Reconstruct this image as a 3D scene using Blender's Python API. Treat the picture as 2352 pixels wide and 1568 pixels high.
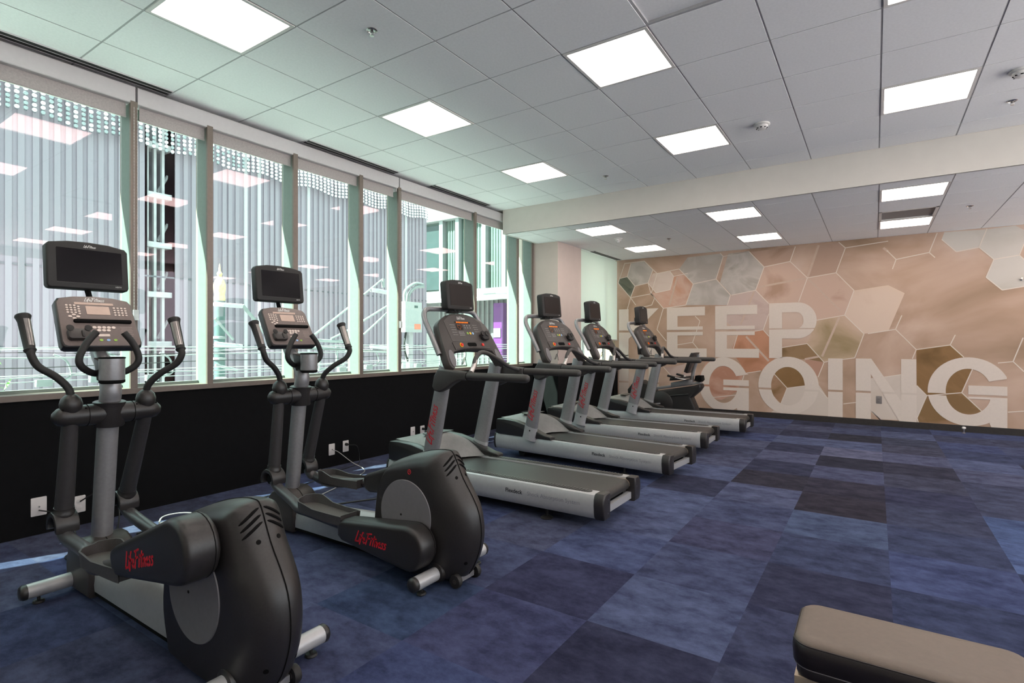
import bpy, bmesh, math, random
from mathutils import Vector, Matrix
random.seed(7)
PI = math.pi
scene = bpy.context.scene
for o in list(bpy.data.objects): bpy.data.objects.remove(o)
C = scene.collection

# ------------------------------------------------------------ camera, sky, sun, exposure
cam_d = bpy.data.cameras.new('camera'); cam_d.sensor_width = 36.0
cam_d.lens = 36.0 * 1241.0 / 2352.0; cam_d.clip_start = 0.05; cam_d.clip_end = 300
cam = bpy.data.objects.new('camera', cam_d); C.objects.link(cam)
cam.location = (0, 0, 1.308); cam.rotation_euler = (PI/2, 0, math.atan2(834, 1241))
scene.camera = cam
world = bpy.data.worlds.new('world'); scene.world = world; world.use_nodes = True
bg = world.node_tree.nodes['Background']
bg.inputs['Color'].default_value = (0.86, 0.94, 1.0, 1); bg.inputs['Strength'].default_value = 1.7
sun_d = bpy.data.lights.new('sun', 'SUN'); sun_d.energy = 20.0; sun_d.angle = 0.009; sun_d.color = (1.0, 0.97, 0.92)
sun = bpy.data.objects.new('sun', sun_d); C.objects.link(sun)
sun.location = (-20, -40, 40)
sun.rotation_euler = Vector((1.0, 2.3, -3.0)).to_track_quat('-Z', 'Y').to_euler()
vs = scene.view_settings
vs.view_transform = 'Standard'; vs.look = 'None'; vs.gamma = 1.0; vs.use_curve_mapping = False
vs.exposure = 1.2
PANEL = 4.6          # strength of the ceiling light diffusers

# ------------------------------------------------------------ materials
def srgb(r, g, b):
    f = lambda c: c/12.92 if c <= 0.04045 else ((c+0.055)/1.055)**2.4
    return (f(r/255), f(g/255), f(b/255), 1)
MATS = {}
def mat(name, col, rough=0.5, metal=0.0, noise=0.06, scale=30.0, spec=0.5, bump=0.0, col2=None, coat=0.0, stretch=(1, 1, 1)):
    if name in MATS: return MATS[name]
    m = bpy.data.materials.new(name); m.use_nodes = True; MATS[name] = m
    nt = m.node_tree; b = nt.nodes['Principled BSDF']
    b.inputs['Roughness'].default_value = rough; b.inputs['Metallic'].default_value = metal
    b.inputs['Specular IOR Level'].default_value = spec; b.inputs['Coat Weight'].default_value = coat
    tc = nt.nodes.new('ShaderNodeTexCoord'); mp = nt.nodes.new('ShaderNodeMapping'); mp.inputs['Scale'].default_value = stretch
    nz = nt.nodes.new('ShaderNodeTexNoise'); nz.inputs['Scale'].default_value = scale; nz.inputs['Detail'].default_value = 5
    cr = nt.nodes.new('ShaderNodeValToRGB')
    c1 = [max(0, c*(1-noise*2)) for c in col[:3]]+[1]; c2 = list(col2) if col2 else [min(1, c*(1+noise*2)) for c in col[:3]]+[1]
    cr.color_ramp.elements[0].position = 0.3; cr.color_ramp.elements[1].position = 0.7
    cr.color_ramp.elements[0].color = c1; cr.color_ramp.elements[1].color = c2
    nt.links.new(tc.outputs['Object'], mp.inputs['Vector']); nt.links.new(mp.outputs['Vector'], nz.inputs['Vector'])
    nt.links.new(nz.outputs['Fac'], cr.inputs['Fac']); nt.links.new(cr.outputs['Color'], b.inputs['Base Color'])
    if bump:
        bn = nt.nodes.new('ShaderNodeBump'); bn.inputs['Strength'].default_value = bump; bn.inputs['Distance'].default_value = 0.003
        nz2 = nt.nodes.new('ShaderNodeTexNoise'); nz2.inputs['Scale'].default_value = scale*12
        nt.links.new(mp.outputs['Vector'], nz2.inputs['Vector']); nt.links.new(nz2.outputs['Fac'], bn.inputs['Height'])
        nt.links.new(bn.outputs['Normal'], b.inputs['Normal'])
    return m
def emit(name, col, strength):
    m = bpy.data.materials.new(name); m.use_nodes = True; nt = m.node_tree
    b = nt.nodes['Principled BSDF']; b.inputs['Base Color'].default_value = col
    b.inputs['Emission Color'].default_value = col; b.inputs['Emission Strength'].default_value = strength
    return m
def glass_mat(name, tint, refl, fres=True, diff=0.0):
    m = bpy.data.materials.new(name); m.use_nodes = True; nt = m.node_tree; nt.nodes.clear()
    out = nt.nodes.new('ShaderNodeOutputMaterial'); tr = nt.nodes.new('ShaderNodeBsdfTransparent'); tr.inputs['Color'].default_value = tint
    gl = nt.nodes.new('ShaderNodeBsdfGlossy'); gl.inputs['Roughness'].default_value = 0.0; gl.inputs['Color'].default_value = refl
    mx = nt.nodes.new('ShaderNodeMixShader'); lwn = nt.nodes.new('ShaderNodeLayerWeight'); lwn.inputs['Blend'].default_value = 0.5
    pw = nt.nodes.new('ShaderNodeMath'); pw.operation = 'POWER'; pw.inputs[1].default_value = 4.0; nt.links.new(lwn.outputs['Facing'], pw.inputs[0])
    fr = nt.nodes.new('ShaderNodeMath'); fr.operation = 'MULTIPLY_ADD'; fr.inputs[1].default_value = 0.9; fr.inputs[2].default_value = 0.035; nt.links.new(pw.outputs[0], fr.inputs[0])
    nt.links.new(fr.outputs[0], mx.inputs['Fac']); nt.links.new(tr.outputs['BSDF'], mx.inputs[1]); nt.links.new(gl.outputs['BSDF'], mx.inputs[2])
    last = mx
    if diff:
        df = nt.nodes.new('ShaderNodeBsdfTranslucent'); df.inputs['Color'].default_value = (0.9, 0.96, 0.9, 1)
        d2 = nt.nodes.new('ShaderNodeBsdfDiffuse'); d2.inputs['Color'].default_value = (0.85, 0.9, 0.86, 1)
        a = nt.nodes.new('ShaderNodeMixShader'); a.inputs['Fac'].default_value = 0.5
        nt.links.new(df.outputs['BSDF'], a.inputs[1]); nt.links.new(d2.outputs['BSDF'], a.inputs[2])
        b = nt.nodes.new('ShaderNodeMixShader'); b.inputs['Fac'].default_value = diff
        nt.links.new(mx.outputs['Shader'], b.inputs[1]); nt.links.new(a.outputs['Shader'], b.inputs[2]); last = b
    nt.links.new(last.outputs['Shader'], out.inputs['Surface'])
    return m

M_tile = mat('ceiling_tile_white', (0.88, 0.88, 0.89, 1), 0.95, noise=0.015, scale=60, bump=0.15, spec=0.1)
M_tee = mat('ceiling_grid_metal', (0.42, 0.42, 0.43, 1), 0.6, noise=0.03)
M_white = mat('white_paint', (0.66, 0.63, 0.585, 1), 0.85, noise=0.01, scale=8, spec=0.2)
M_wallpink = mat('column_paint', (0.60, 0.50, 0.455, 1), 0.85, noise=0.01, scale=8, spec=0.2)
M_black = mat('black_wainscot', (0.0035, 0.0035, 0.004, 1), 0.8, noise=0.1, scale=20, spec=0.15)
M_base = mat('dark_baseboard', (0.02, 0.016, 0.014, 1), 0.55, noise=0.1)
M_mull = mat('bronze_frame', (0.20, 0.16, 0.135, 1), 0.45, metal=0.3, noise=0.03)
M_mullside = mat('mint_jamb', (0.18, 0.215, 0.195, 1), 0.7, noise=0.02)
M_glass = glass_mat('window_glass', (0.835, 0.985, 0.92, 1), (1.0, 0.66, 0.76, 1))
M_shade = mat('shade_fabric', (0.42, 0.385, 0.375, 1), 0.9, noise=0.05, scale=80)
M_fascia = mat('fascia_white', (0.62, 0.59, 0.60, 1), 0.5, noise=0.01)
M_silver = mat('silver_paint', (0.30, 0.293, 0.30, 1), 0.38, metal=0.55, noise=0.03, scale=60)
M_silver2 = mat('silver_rail', (0.42, 0.415, 0.42, 1), 0.42, metal=0.35, noise=0.02, scale=40)
M_plastic = mat('charcoal_plastic', (0.020, 0.0175, 0.017, 1), 0.36, noise=0.08, scale=120, bump=0.1)
M_plastic2 = mat('console_plastic', (0.045, 0.037, 0.034, 1), 0.42, noise=0.05, scale=120, bump=0.08)
M_face = mat('console_face', (0.165, 0.126, 0.114, 1), 0.45, noise=0.03, scale=80)
M_rubber = mat('black_rubber', (0.012, 0.0105, 0.010, 1), 0.6, noise=0.08, scale=150, bump=0.15)
M_armgrey = mat('arm_grey', (0.030, 0.027, 0.028, 1), 0.45, noise=0.05, scale=60)
M_tubegrey = mat('link_grey', (0.085, 0.08, 0.083, 1), 0.4, metal=0.4, noise=0.04)
M_pedal = mat('pedal_plastic', (0.05, 0.044, 0.043, 1), 0.55, noise=0.06, scale=90, bump=0.1)
M_tread = mat('pedal_floor', (0.075, 0.067, 0.062, 1), 0.7, noise=0.12, scale=200, bump=0.5)
M_disc = mat('disc_grey', (0.17, 0.16, 0.168, 1), 0.5, metal=0.2, noise=0.02, scale=50)
M_seam = mat('seam_black', (0.005, 0.0045, 0.0045, 1), 0.8, spec=0.1)
M_hood = mat('hood_silver', (0.20, 0.195, 0.19, 1), 0.5, metal=0.2, noise=0.03)
M_belt = mat('belt_rubber', (0.028, 0.0255, 0.023, 1), 0.5, noise=0.08, scale=200, bump=0.1)
M_grip = mat('grip_black', (0.03, 0.028, 0.027, 1), 0.45, noise=0.1)
M_bump = mat('grip_bump', (0.08, 0.075, 0.07, 1), 0.4, noise=0.08)
M_red = mat('logo_red', srgb(190, 20, 35), 0.5, noise=0.02)
M_logow = mat('logo_white', (0.75, 0.74, 0.72, 1), 0.5, noise=0.01)
M_inkdark = mat('ink_dark', (0.03, 0.03, 0.035, 1), 0.6)
M_inkgrey = mat('ink_grey', (0.22, 0.22, 0.24, 1), 0.6)
M_screen = mat('screen_black', (0.003, 0.002, 0.004, 1), 0.2, noise=0.0, spec=0.16)
M_screen2 = mat('screen_brown', (0.012, 0.008, 0.0075, 1), 0.3, noise=0.0, spec=0.25)
M_lcd = mat('lcd_pale', (0.56, 0.41, 0.34, 1), 0.3, noise=0.03)
M_btn = mat('button_pale', (0.72, 0.60, 0.53, 1), 0.4, noise=0.05)
M_btng = mat('button_green', srgb(150, 190, 80), 0.4); M_btny = mat('button_yellow', srgb(235, 190, 50), 0.4); M_btnb = mat('button_blue', srgb(150, 185, 225), 0.4)
M_stop = mat('stop_red', srgb(215, 40, 30), 0.4); M_ring = mat('stop_ring_yellow', srgb(235, 170, 30), 0.4)
M_led = emit('led_orange', srgb(255, 110, 20), 1.2)
M_metal = mat('bright_metal', (0.62, 0.60, 0.58, 1), 0.25, metal=1.0, noise=0.03)
M_sensor = mat('sensor_plate', (0.60, 0.56, 0.54, 1), 0.28, metal=0.9, noise=0.04)
M_diff = emit('light_diffuser', (1.0, 0.885, 0.80, 1), PANEL)
M_plate = mat('outlet_plate', (0.62, 0.58, 0.57, 1), 0.5, noise=0.01)
M_plateg = mat('outlet_grey', (0.17, 0.15, 0.14, 1), 0.5, noise=0.02)
M_cableb = mat('cable_black', (0.012, 0.012, 0.012, 1), 0.5); M_cablew = mat('cable_grey', (0.38, 0.36, 0.36, 1), 0.5)
M_gold = mat('gold_leaf', (0.62, 0.47, 0.27, 1), 0.45, metal=0.4, noise=0.1)
M_leather = mat('bench_vinyl', (0.012, 0.009, 0.0095, 1), 0.34, noise=0.05, scale=60, bump=0.12)
M_leathertop = mat('bench_top_vinyl', (0.135, 0.104, 0.083, 1), 0.5, noise=0.03, scale=60, bump=0.12)
M_benchmetal = mat('bench_frame', (0.36, 0.29, 0.22, 1), 0.35, metal=0.5, noise=0.03)
M_smoke = mat('detector_white', (0.72, 0.70, 0.68, 1), 0.5, noise=0.01)
M_slot = mat('slot_black', (0.01, 0.01, 0.01, 1), 0.7)
M_fac = mat('facade_metal', (0.235, 0.182, 0.225, 1), 0.6, noise=0.06, scale=1.2, stretch=(1, 1, 0.15))
M_rib = mat('facade_rib', (0.255, 0.20, 0.243, 1), 0.5, noise=0.08, scale=0.8, stretch=(1, 1, 0.1))
M_rib2 = mat('facade_rib_bright', (0.44, 0.385, 0.42, 1), 0.4, noise=0.03)
M_band = mat('perforated_band', (0.10, 0.095, 0.115, 1), 0.6, noise=0.1, scale=4)
M_dot = mat('bright_disc', (0.8, 0.76, 0.78, 1), 0.35, noise=0.03); M_dot2 = mat('dull_disc', (0.25, 0.26, 0.28, 1), 0.4, noise=0.05)
M_dark = mat('shaft_dark', (0.22, 0.19, 0.22, 1), 0.8, noise=0.2, scale=3)
M_steel = mat('outdoor_steel', (0.42, 0.38, 0.41, 1), 0.5, noise=0.06, scale=5)
M_galv = mat('galvanised', (0.24, 0.25, 0.255, 1), 0.45, noise=0.05, scale=10)
M_pole = mat('pole_green', (0.08, 0.12, 0.12, 1), 0.5, noise=0.08, scale=6)
M_pgreen = mat('panel_green', (0.02, 0.034, 0.036, 1), 0.35, noise=0.08, scale=3); M_pmint = mat('panel_mint', (0.075, 0.105, 0.092, 1), 0.5, noise=0.05, scale=3)
M_wframe = mat('white_frame', (0.20, 0.205, 0.21, 1), 0.5, noise=0.02)
M_purple = mat('purple_panel', srgb(78, 20, 90), 0.5, noise=0.05); M_conc = mat('concrete', (0.60, 0.60, 0.59, 1), 0.9, noise=0.1, scale=3)
M_sunrib = mat('sun_darkened_rib', (0.085, 0.082, 0.085, 1), 0.6, noise=0.06, scale=2); M_sunwall = mat('sun_darkened_wall', (0.055, 0.054, 0.058, 1), 0.7, noise=0.06, scale=2); M_meter = mat('meter_white', (0.42, 0.41, 0.42, 1), 0.5, noise=0.02); M_hrail = mat('handrail_foam', (0.040, 0.036, 0.034, 1), 0.5, noise=0.06, scale=120, bump=0.1)  # lower rib and wall: facade grey darkened in colour to offset direct sun
M_leaf = mat('leaf_green', srgb(120, 170, 80), 0.5, noise=0.15)

# carpet: one material, each tile's tint comes from its own object colour
def carpet_mat():
    m = bpy.data.materials.new('carpet_pile'); m.use_nodes = True; nt = m.node_tree; b = nt.nodes['Principled BSDF']
    b.inputs['Roughness'].default_value = 1.0; b.inputs['Specular IOR Level'].default_value = 0.0
    b.inputs['Sheen Weight'].default_value = 0.03; b.inputs['Sheen Roughness'].default_value = 0.5
    g = nt.nodes.new('ShaderNodeNewGeometry'); oi = nt.nodes.new('ShaderNodeObjectInfo')
    add = nt.nodes.new('ShaderNodeVectorMath'); add.operation = 'ADD'
    sc = nt.nodes.new('ShaderNodeVectorMath'); sc.operation = 'SCALE'; sc.inputs['Scale'].default_value = 37.0
    cmb = nt.nodes.new('ShaderNodeCombineXYZ'); nt.links.new(oi.outputs['Random'], cmb.inputs['X']); nt.links.new(oi.outputs['Random'], cmb.inputs['Z'])
    nt.links.new(cmb.outputs['Vector'], sc.inputs[0]); nt.links.new(g.outputs['Position'], add.inputs[0]); nt.links.new(sc.outputs['Vector'], add.inputs[1])
    mp = nt.nodes.new('ShaderNodeMapping'); mp.inputs['Scale'].default_value = (0.85, 1.2, 1); nt.links.new(add.outputs['Vector'], mp.inputs['Vector'])
    n1 = nt.nodes.new('ShaderNodeTexNoise'); n1.inputs['Scale'].default_value = 6.5; n1.inputs['Detail'].default_value = 8; n1.inputs['Roughness'].default_value = 0.72
    nt.links.new(mp.outputs['Vector'], n1.inputs['Vector'])
    n2 = nt.nodes.new('ShaderNodeTexNoise'); n2.inputs['Scale'].default_value = 420; n2.inputs['Detail'].default_value = 2; nt.links.new(g.outputs['Position'], n2.inputs['Vector'])
    cr = nt.nodes.new('ShaderNodeValToRGB'); e = cr.color_ramp.elements
    e[0].position = 0.36; e[0].color = (0.64, 0.57, 0.52, 1); e[1].position = 0.64; e[1].color = (1.50, 1.38, 1.12, 1)
    nt.links.new(n1.outputs['Fac'], cr.inputs['Fac'])
    mul = nt.nodes.new('ShaderNodeMix'); mul.data_type = 'RGBA'; mul.blend_type = 'MULTIPLY'; mul.inputs[0].default_value = 1.0
    nt.links.new(cr.outputs['Color'], mul.inputs[6]); nt.links.new(oi.outputs['Color'], mul.inputs[7])
    cr2 = nt.nodes.new('ShaderNodeValToRGB'); cr2.color_ramp.elements[0].color = (0.6, 0.6, 0.6, 1); cr2.color_ramp.elements[1].color = (1.35, 1.35, 1.35, 1)
    nt.links.new(n2.outputs['Fac'], cr2.inputs['Fac'])
    mul2 = nt.nodes.new('ShaderNodeMix'); mul2.data_type = 'RGBA'; mul2.blend_type = 'MULTIPLY'; mul2.inputs[0].default_value = 1.0
    nt.links.new(mul.outputs[2], mul2.inputs[6]); nt.links.new(cr2.outputs['Color'], mul2.inputs[7]); nt.links.new(mul2.outputs[2], b.inputs['Base Color'])
    bn = nt.nodes.new('ShaderNodeBump'); bn.inputs['Strength'].default_value = 0.35; bn.inputs['Distance'].default_value = 0.002
    nt.links.new(n2.outputs['Fac'], bn.inputs['Height']); nt.links.new(bn.outputs['Normal'], b.inputs['Normal'])
    return m
M_carpet = carpet_mat()

def mural_mat(name, cols, scale=1.3, seed=0.0, detail=5):
    """soft printed photograph of clouds and lichen in pink, beige and olive"""
    m = bpy.data.materials.new(name); m.use_nodes = True; nt = m.node_tree; b = nt.nodes['Principled BSDF']
    b.inputs['Roughness'].default_value = 0.75; b.inputs['Specular IOR Level'].default_value = 0.25
    g = nt.nodes.new('ShaderNodeNewGeometry'); mp = nt.nodes.new('ShaderNodeMapping'); mp.inputs['Location'].default_value = (seed, 0, seed*0.7); mp.inputs['Scale'].default_value = (0.8, 0, 1.0)
    n = nt.nodes.new('ShaderNodeTexNoise'); n.inputs['Scale'].default_value = scale; n.inputs['Detail'].default_value = detail; n.inputs['Roughness'].default_value = 0.5; n.inputs['Distortion'].default_value = 0.6
    cr = nt.nodes.new('ShaderNodeValToRGB'); e = cr.color_ramp.elements
    ps = [0.30, 0.46, 0.60, 0.74][:len(cols)]
    e[0].position = ps[0]; e[0].color = cols[0]; e[1].position = ps[-1]; e[1].color = cols[-1]
    for p, c in list(zip(ps, cols))[1:-1]:
        k = e.new(p); k.color = c
    nt.links.new(g.outputs['Position'], mp.inputs['Vector']); nt.links.new(mp.outputs['Vector'], n.inputs['Vector'])
    nt.links.new(n.outputs['Fac'], cr.inputs['Fac']); nt.links.new(cr.outputs['Color'], b.inputs['Base Color'])
    return m

# ------------------------------------------------------------ mesh helpers
def new(): return bmesh.new()
def obj(name, bm, m, parent=None, smooth=40):
    me = bpy.data.meshes.new(name)
    bmesh.ops.recalc_face_normals(bm, faces=bm.faces)
    bm.to_mesh(me); bm.free()
    if smooth:
        for p in me.polygons: p.use_smooth = True
        me.set_sharp_from_angle(angle=math.radians(smooth))
    me.materials.append(m)
    o = bpy.data.objects.new(name, me); C.objects.link(o)
    if parent: o.parent = parent
    return o
def tag(o, label=None, cat=None, group=None, kind=None):
    if label: o['label'] = label
    if cat: o['category'] = cat
    if group: o['group'] = group
    if kind: o['kind'] = kind
    return o
def empty(name, loc=(0, 0, 0), rz=0):
    o = bpy.data.objects.new(name, None); C.objects.link(o); o.location = loc; o.rotation_euler = (0, 0, rz); o.empty_display_size = 0.1
    return o
def dup(o, parent=None):
    c = o.copy(); C.objects.link(c); c.parent = parent
    for ch in o.children: dup(ch, c)
    return c
def share(name, src, parent, loc):
    o = bpy.data.objects.new(name, src.data); C.objects.link(o); o.parent = parent; o.location = loc
    return o
def bev(bm, w, seg=2, ang=35, geom=None):
    if w <= 0: return
    es = [e for e in (geom or bm.edges) if len(e.link_faces) == 2 and e.calc_face_angle(0) > math.radians(ang)]
    if es: bmesh.ops.bevel(bm, geom=es, offset=w, segments=seg, affect='EDGES', profile=0.5, clamp_overlap=True)
def box(bm, lo, hi, b=0.0, seg=2):
    lo, hi = Vector(lo), Vector(hi)
    t = new() if b else bm
    vs_ = [t.verts.new((x, y, z)) for x in (lo.x, hi.x) for y in (lo.y, hi.y) for z in (lo.z, hi.z)]
    for f in ((0, 1, 3, 2), (4, 6, 7, 5), (0, 4, 5, 1), (2, 3, 7, 6), (0, 2, 6, 4), (1, 5, 7, 3)): t.faces.new([vs_[i] for i in f])
    if b:
        bev(t, b, seg); merge(bm, t)
    return bm
def merge(bm, t, mtx=None):
    vm = {}
    for v in t.verts: vm[v] = bm.verts.new(mtx @ v.co if mtx else v.co)
    for f in t.faces:
        try: bm.faces.new([vm[v] for v in f.verts])
        except ValueError: pass
    t.free(); return bm
def B(lo, hi, b=0.0, seg=2): return box(new(), lo, hi, b, seg)
def spline(pts, n=8):
    """Catmull-Rom through the points"""
    P_ = [Vector(p) for p in pts]; out = []
    for i in range(len(P_)-1):
        p0 = P_[i-1] if i else P_[0]*2-P_[1]; p1, p2 = P_[i], P_[i+1]; p3 = P_[i+2] if i+2 < len(P_) else P_[-1]*2-P_[-2]
        for k in range(n):
            t = k/n
            out.append(0.5*((2*p1)+(p2-p0)*t+(2*p0-5*p1+4*p2-p3)*t*t+(3*p1-p0-3*p2+p3)*t**3))
    out.append(P_[-1]); return out
def tube(bm, pts, r, seg=12, cap=True, flat=1.0, flatdir=None):
    """sweep a circle along pts; r is a number or a list; flat squashes the section along flatdir"""
    pts = [Vector(p) for p in pts]; n = len(pts)
    rs = list(r) if isinstance(r, (list, tuple)) else [r]*n
    if len(rs) != n:
        q = rs; rs = []
        for i in range(n):
            f = i*(len(q)-1)/(n-1); k = min(int(f), len(q)-2); rs.append(q[k]+(q[k+1]-q[k])*(f-k))
    up = None; rings = []
    for i, p in enumerate(pts):
        d = (pts[min(i+1, n-1)]-pts[max(i-1, 0)]).normalized()
        if up is None:
            up = Vector(flatdir) if flatdir else (Vector((0, 0, 1)) if abs(d.z) < 0.9 else Vector((1, 0, 0)))
        a = (up-d*up.dot(d)).normalized(); b_ = d.cross(a); up = a
        rings.append([bm.verts.new(p+(a*math.cos(2*PI*k/seg)*flat+b_*math.sin(2*PI*k/seg))*rs[i]) for k in range(seg)])
    for i in range(n-1):
        for k in range(seg):
            bm.faces.new((rings[i][k], rings[i][(k+1) % seg], rings[i+1][(k+1) % seg], rings[i+1][k]))
    if cap:
        bm.faces.new(rings[0][::-1]); bm.faces.new(rings[-1])
    return bm
def T(pts, r, seg=12, n=0, **k): return tube(new(), spline(pts, n) if n else pts, r, seg, **k)
def lathe(bm, prof, seg=20, mtx=None):
    """prof: (radius, z) pairs turned about z, then moved by mtx"""
    rings = []
    for r_, z_ in prof:
        if r_ < 1e-5: rings.append([bm.verts.new((mtx @ Vector((0, 0, z_))) if mtx else (0, 0, z_))])
        else: rings.append([bm.verts.new((mtx @ Vector(v)) if mtx else v) for v in [(r_*math.cos(2*PI*k/seg), r_*math.sin(2*PI*k/seg), z_) for k in range(seg)]])
    for a, b_ in zip(rings[:-1], rings[1:]):
        for k in range(seg):
            q = [a[k % len(a)], a[(k+1) % len(a)], b_[(k+1) % len(b_)], b_[k % len(b_)]]
            q = list(dict.fromkeys(q))
            if len(q) > 2: bm.faces.new(q)
    for e_ in (rings[0], rings[-1]):
        if len(e_) > 2: bm.faces.new(e_)
    return bm
def place(p, axis=(0, 0, 1)):
    return Matrix.Translation(Vector(p)) @ Vector((0, 0, 1)).rotation_difference(Vector(axis).normalized()).to_matrix().to_4x4()
def prism(bm, prof, axis, a, b_, w=0.0, seg=2):
    """polygon prof extruded along axis ('x','y','z') from a to b_; prof holds the other two coordinates in order"""
    t = new()
    def pt(q, h):
        u, v = q
        return {'x': (h, u, v), 'y': (u, h, v), 'z': (u, v, h)}[axis]
    v0 = [t.verts.new(pt(q, a)) for q in prof]; v1 = [t.verts.new(pt(q, b_)) for q in prof]
    n = len(prof); t.faces.new(v0); t.faces.new(v1[::-1])
    for i in range(n): t.faces.new((v0[i], v0[(i+1) % n], v1[(i+1) % n], v1[i]))
    if w:
        bmesh.ops.recalc_face_normals(t, faces=t.faces)
        es = [e for e in t.edges if (e.verts[0] in v0) == (e.verts[1] in v0)]
        bev(t, w, seg, 20, es)
    return merge(bm, t)
def rrect(w, h, r, n=4, cx=0, cy=0):
    out = []
    for sx, sy, a0 in ((1, 1, 0), (-1, 1, 90), (-1, -1, 180), (1, -1, 270)):
        for k in range(n+1):
            a = math.radians(a0+90*k/n); out.append((cx+sx*(w/2-r)+r*math.cos(a), cy+sy*(h/2-r)+r*math.sin(a)))
    return out
def circ(r, n=20, cx=0, cy=0, sy=1.0): return [(cx+r*math.cos(2*PI*k/n), cy+r*sy*math.sin(2*PI*k/n)) for k in range(n)]
def frame_mtx(o, ux, uy):
    ux = Vector(ux).normalized(); uy = Vector(uy); uy = (uy-ux*uy.dot(ux)).normalized(); uz = ux.cross(uy)
    m = Matrix((ux, uy, uz)).transposed().to_4x4(); m.translation = Vector(o); return m
def plate(bm, poly, mtx, th=0.002, w=0.0):
    """polygon in the local xy plane of mtx, thickness th along its +z"""
    return merge(bm, prism(new(), poly, 'z', 0, th, w), mtx)
def text_bm(s, size, mtx, th=0.001, shear=0.0, align='CENTER', bold=0.0):
    cu = bpy.data.curves.new('lettering', 'FONT'); cu.body = s; cu.size = size; cu.extrude = th; cu.shear = shear; cu.align_x = align; cu.align_y = 'CENTER'; cu.offset = bold; cu.resolution_u = 3
    o = bpy.data.objects.new('lettering', cu); C.objects.link(o)
    me = bpy.data.meshes.new_from_object(o.evaluated_get(bpy.context.evaluated_depsgraph_get()))
    bpy.data.objects.remove(o); bpy.data.curves.remove(cu)
    t = new(); t.from_mesh(me); bpy.data.meshes.remove(me); t.transform(mtx); return t
# brush-script word: each stroke is (points) in units of the cap height
GLY = [[(.34, 1.05), (.04, .0)], [(.02, .02), (.46, .09)], [(.60, .50), (.50, .02)], [(.64, .70), (.66, .76)],
       [(1.06, .98), (.94, 1.0), (.82, .55), (.66, -.16)], [(.66, .44), (1.06, .54)], [(1.06, .26), (1.30, .38), (1.26, .54), (1.12, .48), (1.06, .20), (1.18, .02), (1.38, .14)],
       [(1.72, 1.0), (1.48, -.02)], [(1.50, .98), (2.14, 1.08)], [(1.60, .54), (1.98, .62)], [(2.16, .50), (2.06, .02)], [(2.20, .70), (2.22, .76)],
       [(2.56, .95), (2.38, .02)], [(2.26, .64), (2.82, .74)], [(2.76, .50), (2.66, .02)], [(2.72, .30), (2.92, .52), (3.00, .40), (2.93, .02)],
       [(3.12, .26), (3.34, .38), (3.31, .54), (3.18, .48), (3.12, .20), (3.24, .02), (3.42, .14)],
       [(3.76, .50), (3.62, .54), (3.54, .40), (3.70, .24), (3.66, .06), (3.46, .02)], [(4.12, .50), (3.98, .54), (3.90, .40), (4.06, .24), (4.02, .06), (3.82, .02)]]
def script_bm(h, mtx, w=0.085, warp=None, th=0.0008):
    """the word centred on mtx's origin, cap height h"""
    bm = new()
    for st in GLY:
        st = [((a[0]+(b[0]-a[0])*k/m_), (a[1]+(b[1]-a[1])*k/m_)) for a, b in zip(st[:-1], st[1:]) for m_ in [max(1, int(math.hypot(b[0]-a[0], b[1]-a[1])/0.22))] for k in range(m_)]+[st[-1]]
        p = [Vector((q[0]-2.05+0.16*(q[1]-0.45), q[1]-0.45)) for q in st]
        L_, R_ = [], []
        for i, q in enumerate(p):
            d = (p[min(i+1, len(p)-1)]-p[max(i-1, 0)]).normalized(); nrm = Vector((-d.y, d.x)); e = d*w*0.4*(-1 if i == 0 else (1 if i == len(p)-1 else 0))
            L_.append(q+e+nrm*w*0.7); R_.append(q+e-nrm*w*0.7)
        def mk(v, k):
            c = Vector((v.x*h, v.y*h, k*th));
            if warp: c = warp(c)
            return bm.verts.new(mtx @ c)
        for k in (1,):
            a = [mk(v, k) for v in L_]; b_ = [mk(v, k) for v in R_]; a0 = [mk(v, 0) for v in L_]; b0 = [mk(v, 0) for v in R_]
        for i in range(len(p)-1):
            bm.faces.new((a[i], a[i+1], b_[i+1], b_[i])); bm.faces.new((a0[i], b0[i], b0[i+1], a0[i+1]))
            bm.faces.new((a[i], a0[i], a0[i+1], a[i+1])); bm.faces.new((b_[i], b_[i+1], b0[i+1], b0[i]))
    return bm

# ------------------------------------------------------------ room shell
WX = -4.71            # inner face of the window wall
GX = -4.88            # glass plane
CZ, LZ = 3.284, 2.923 # main and lower ceiling
BY = 6.686            # face of the soffit
MY = 10.14            # mural wall
RX, BKY = 5.2, -2.6   # walls out of frame
SILL = 0.945
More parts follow.
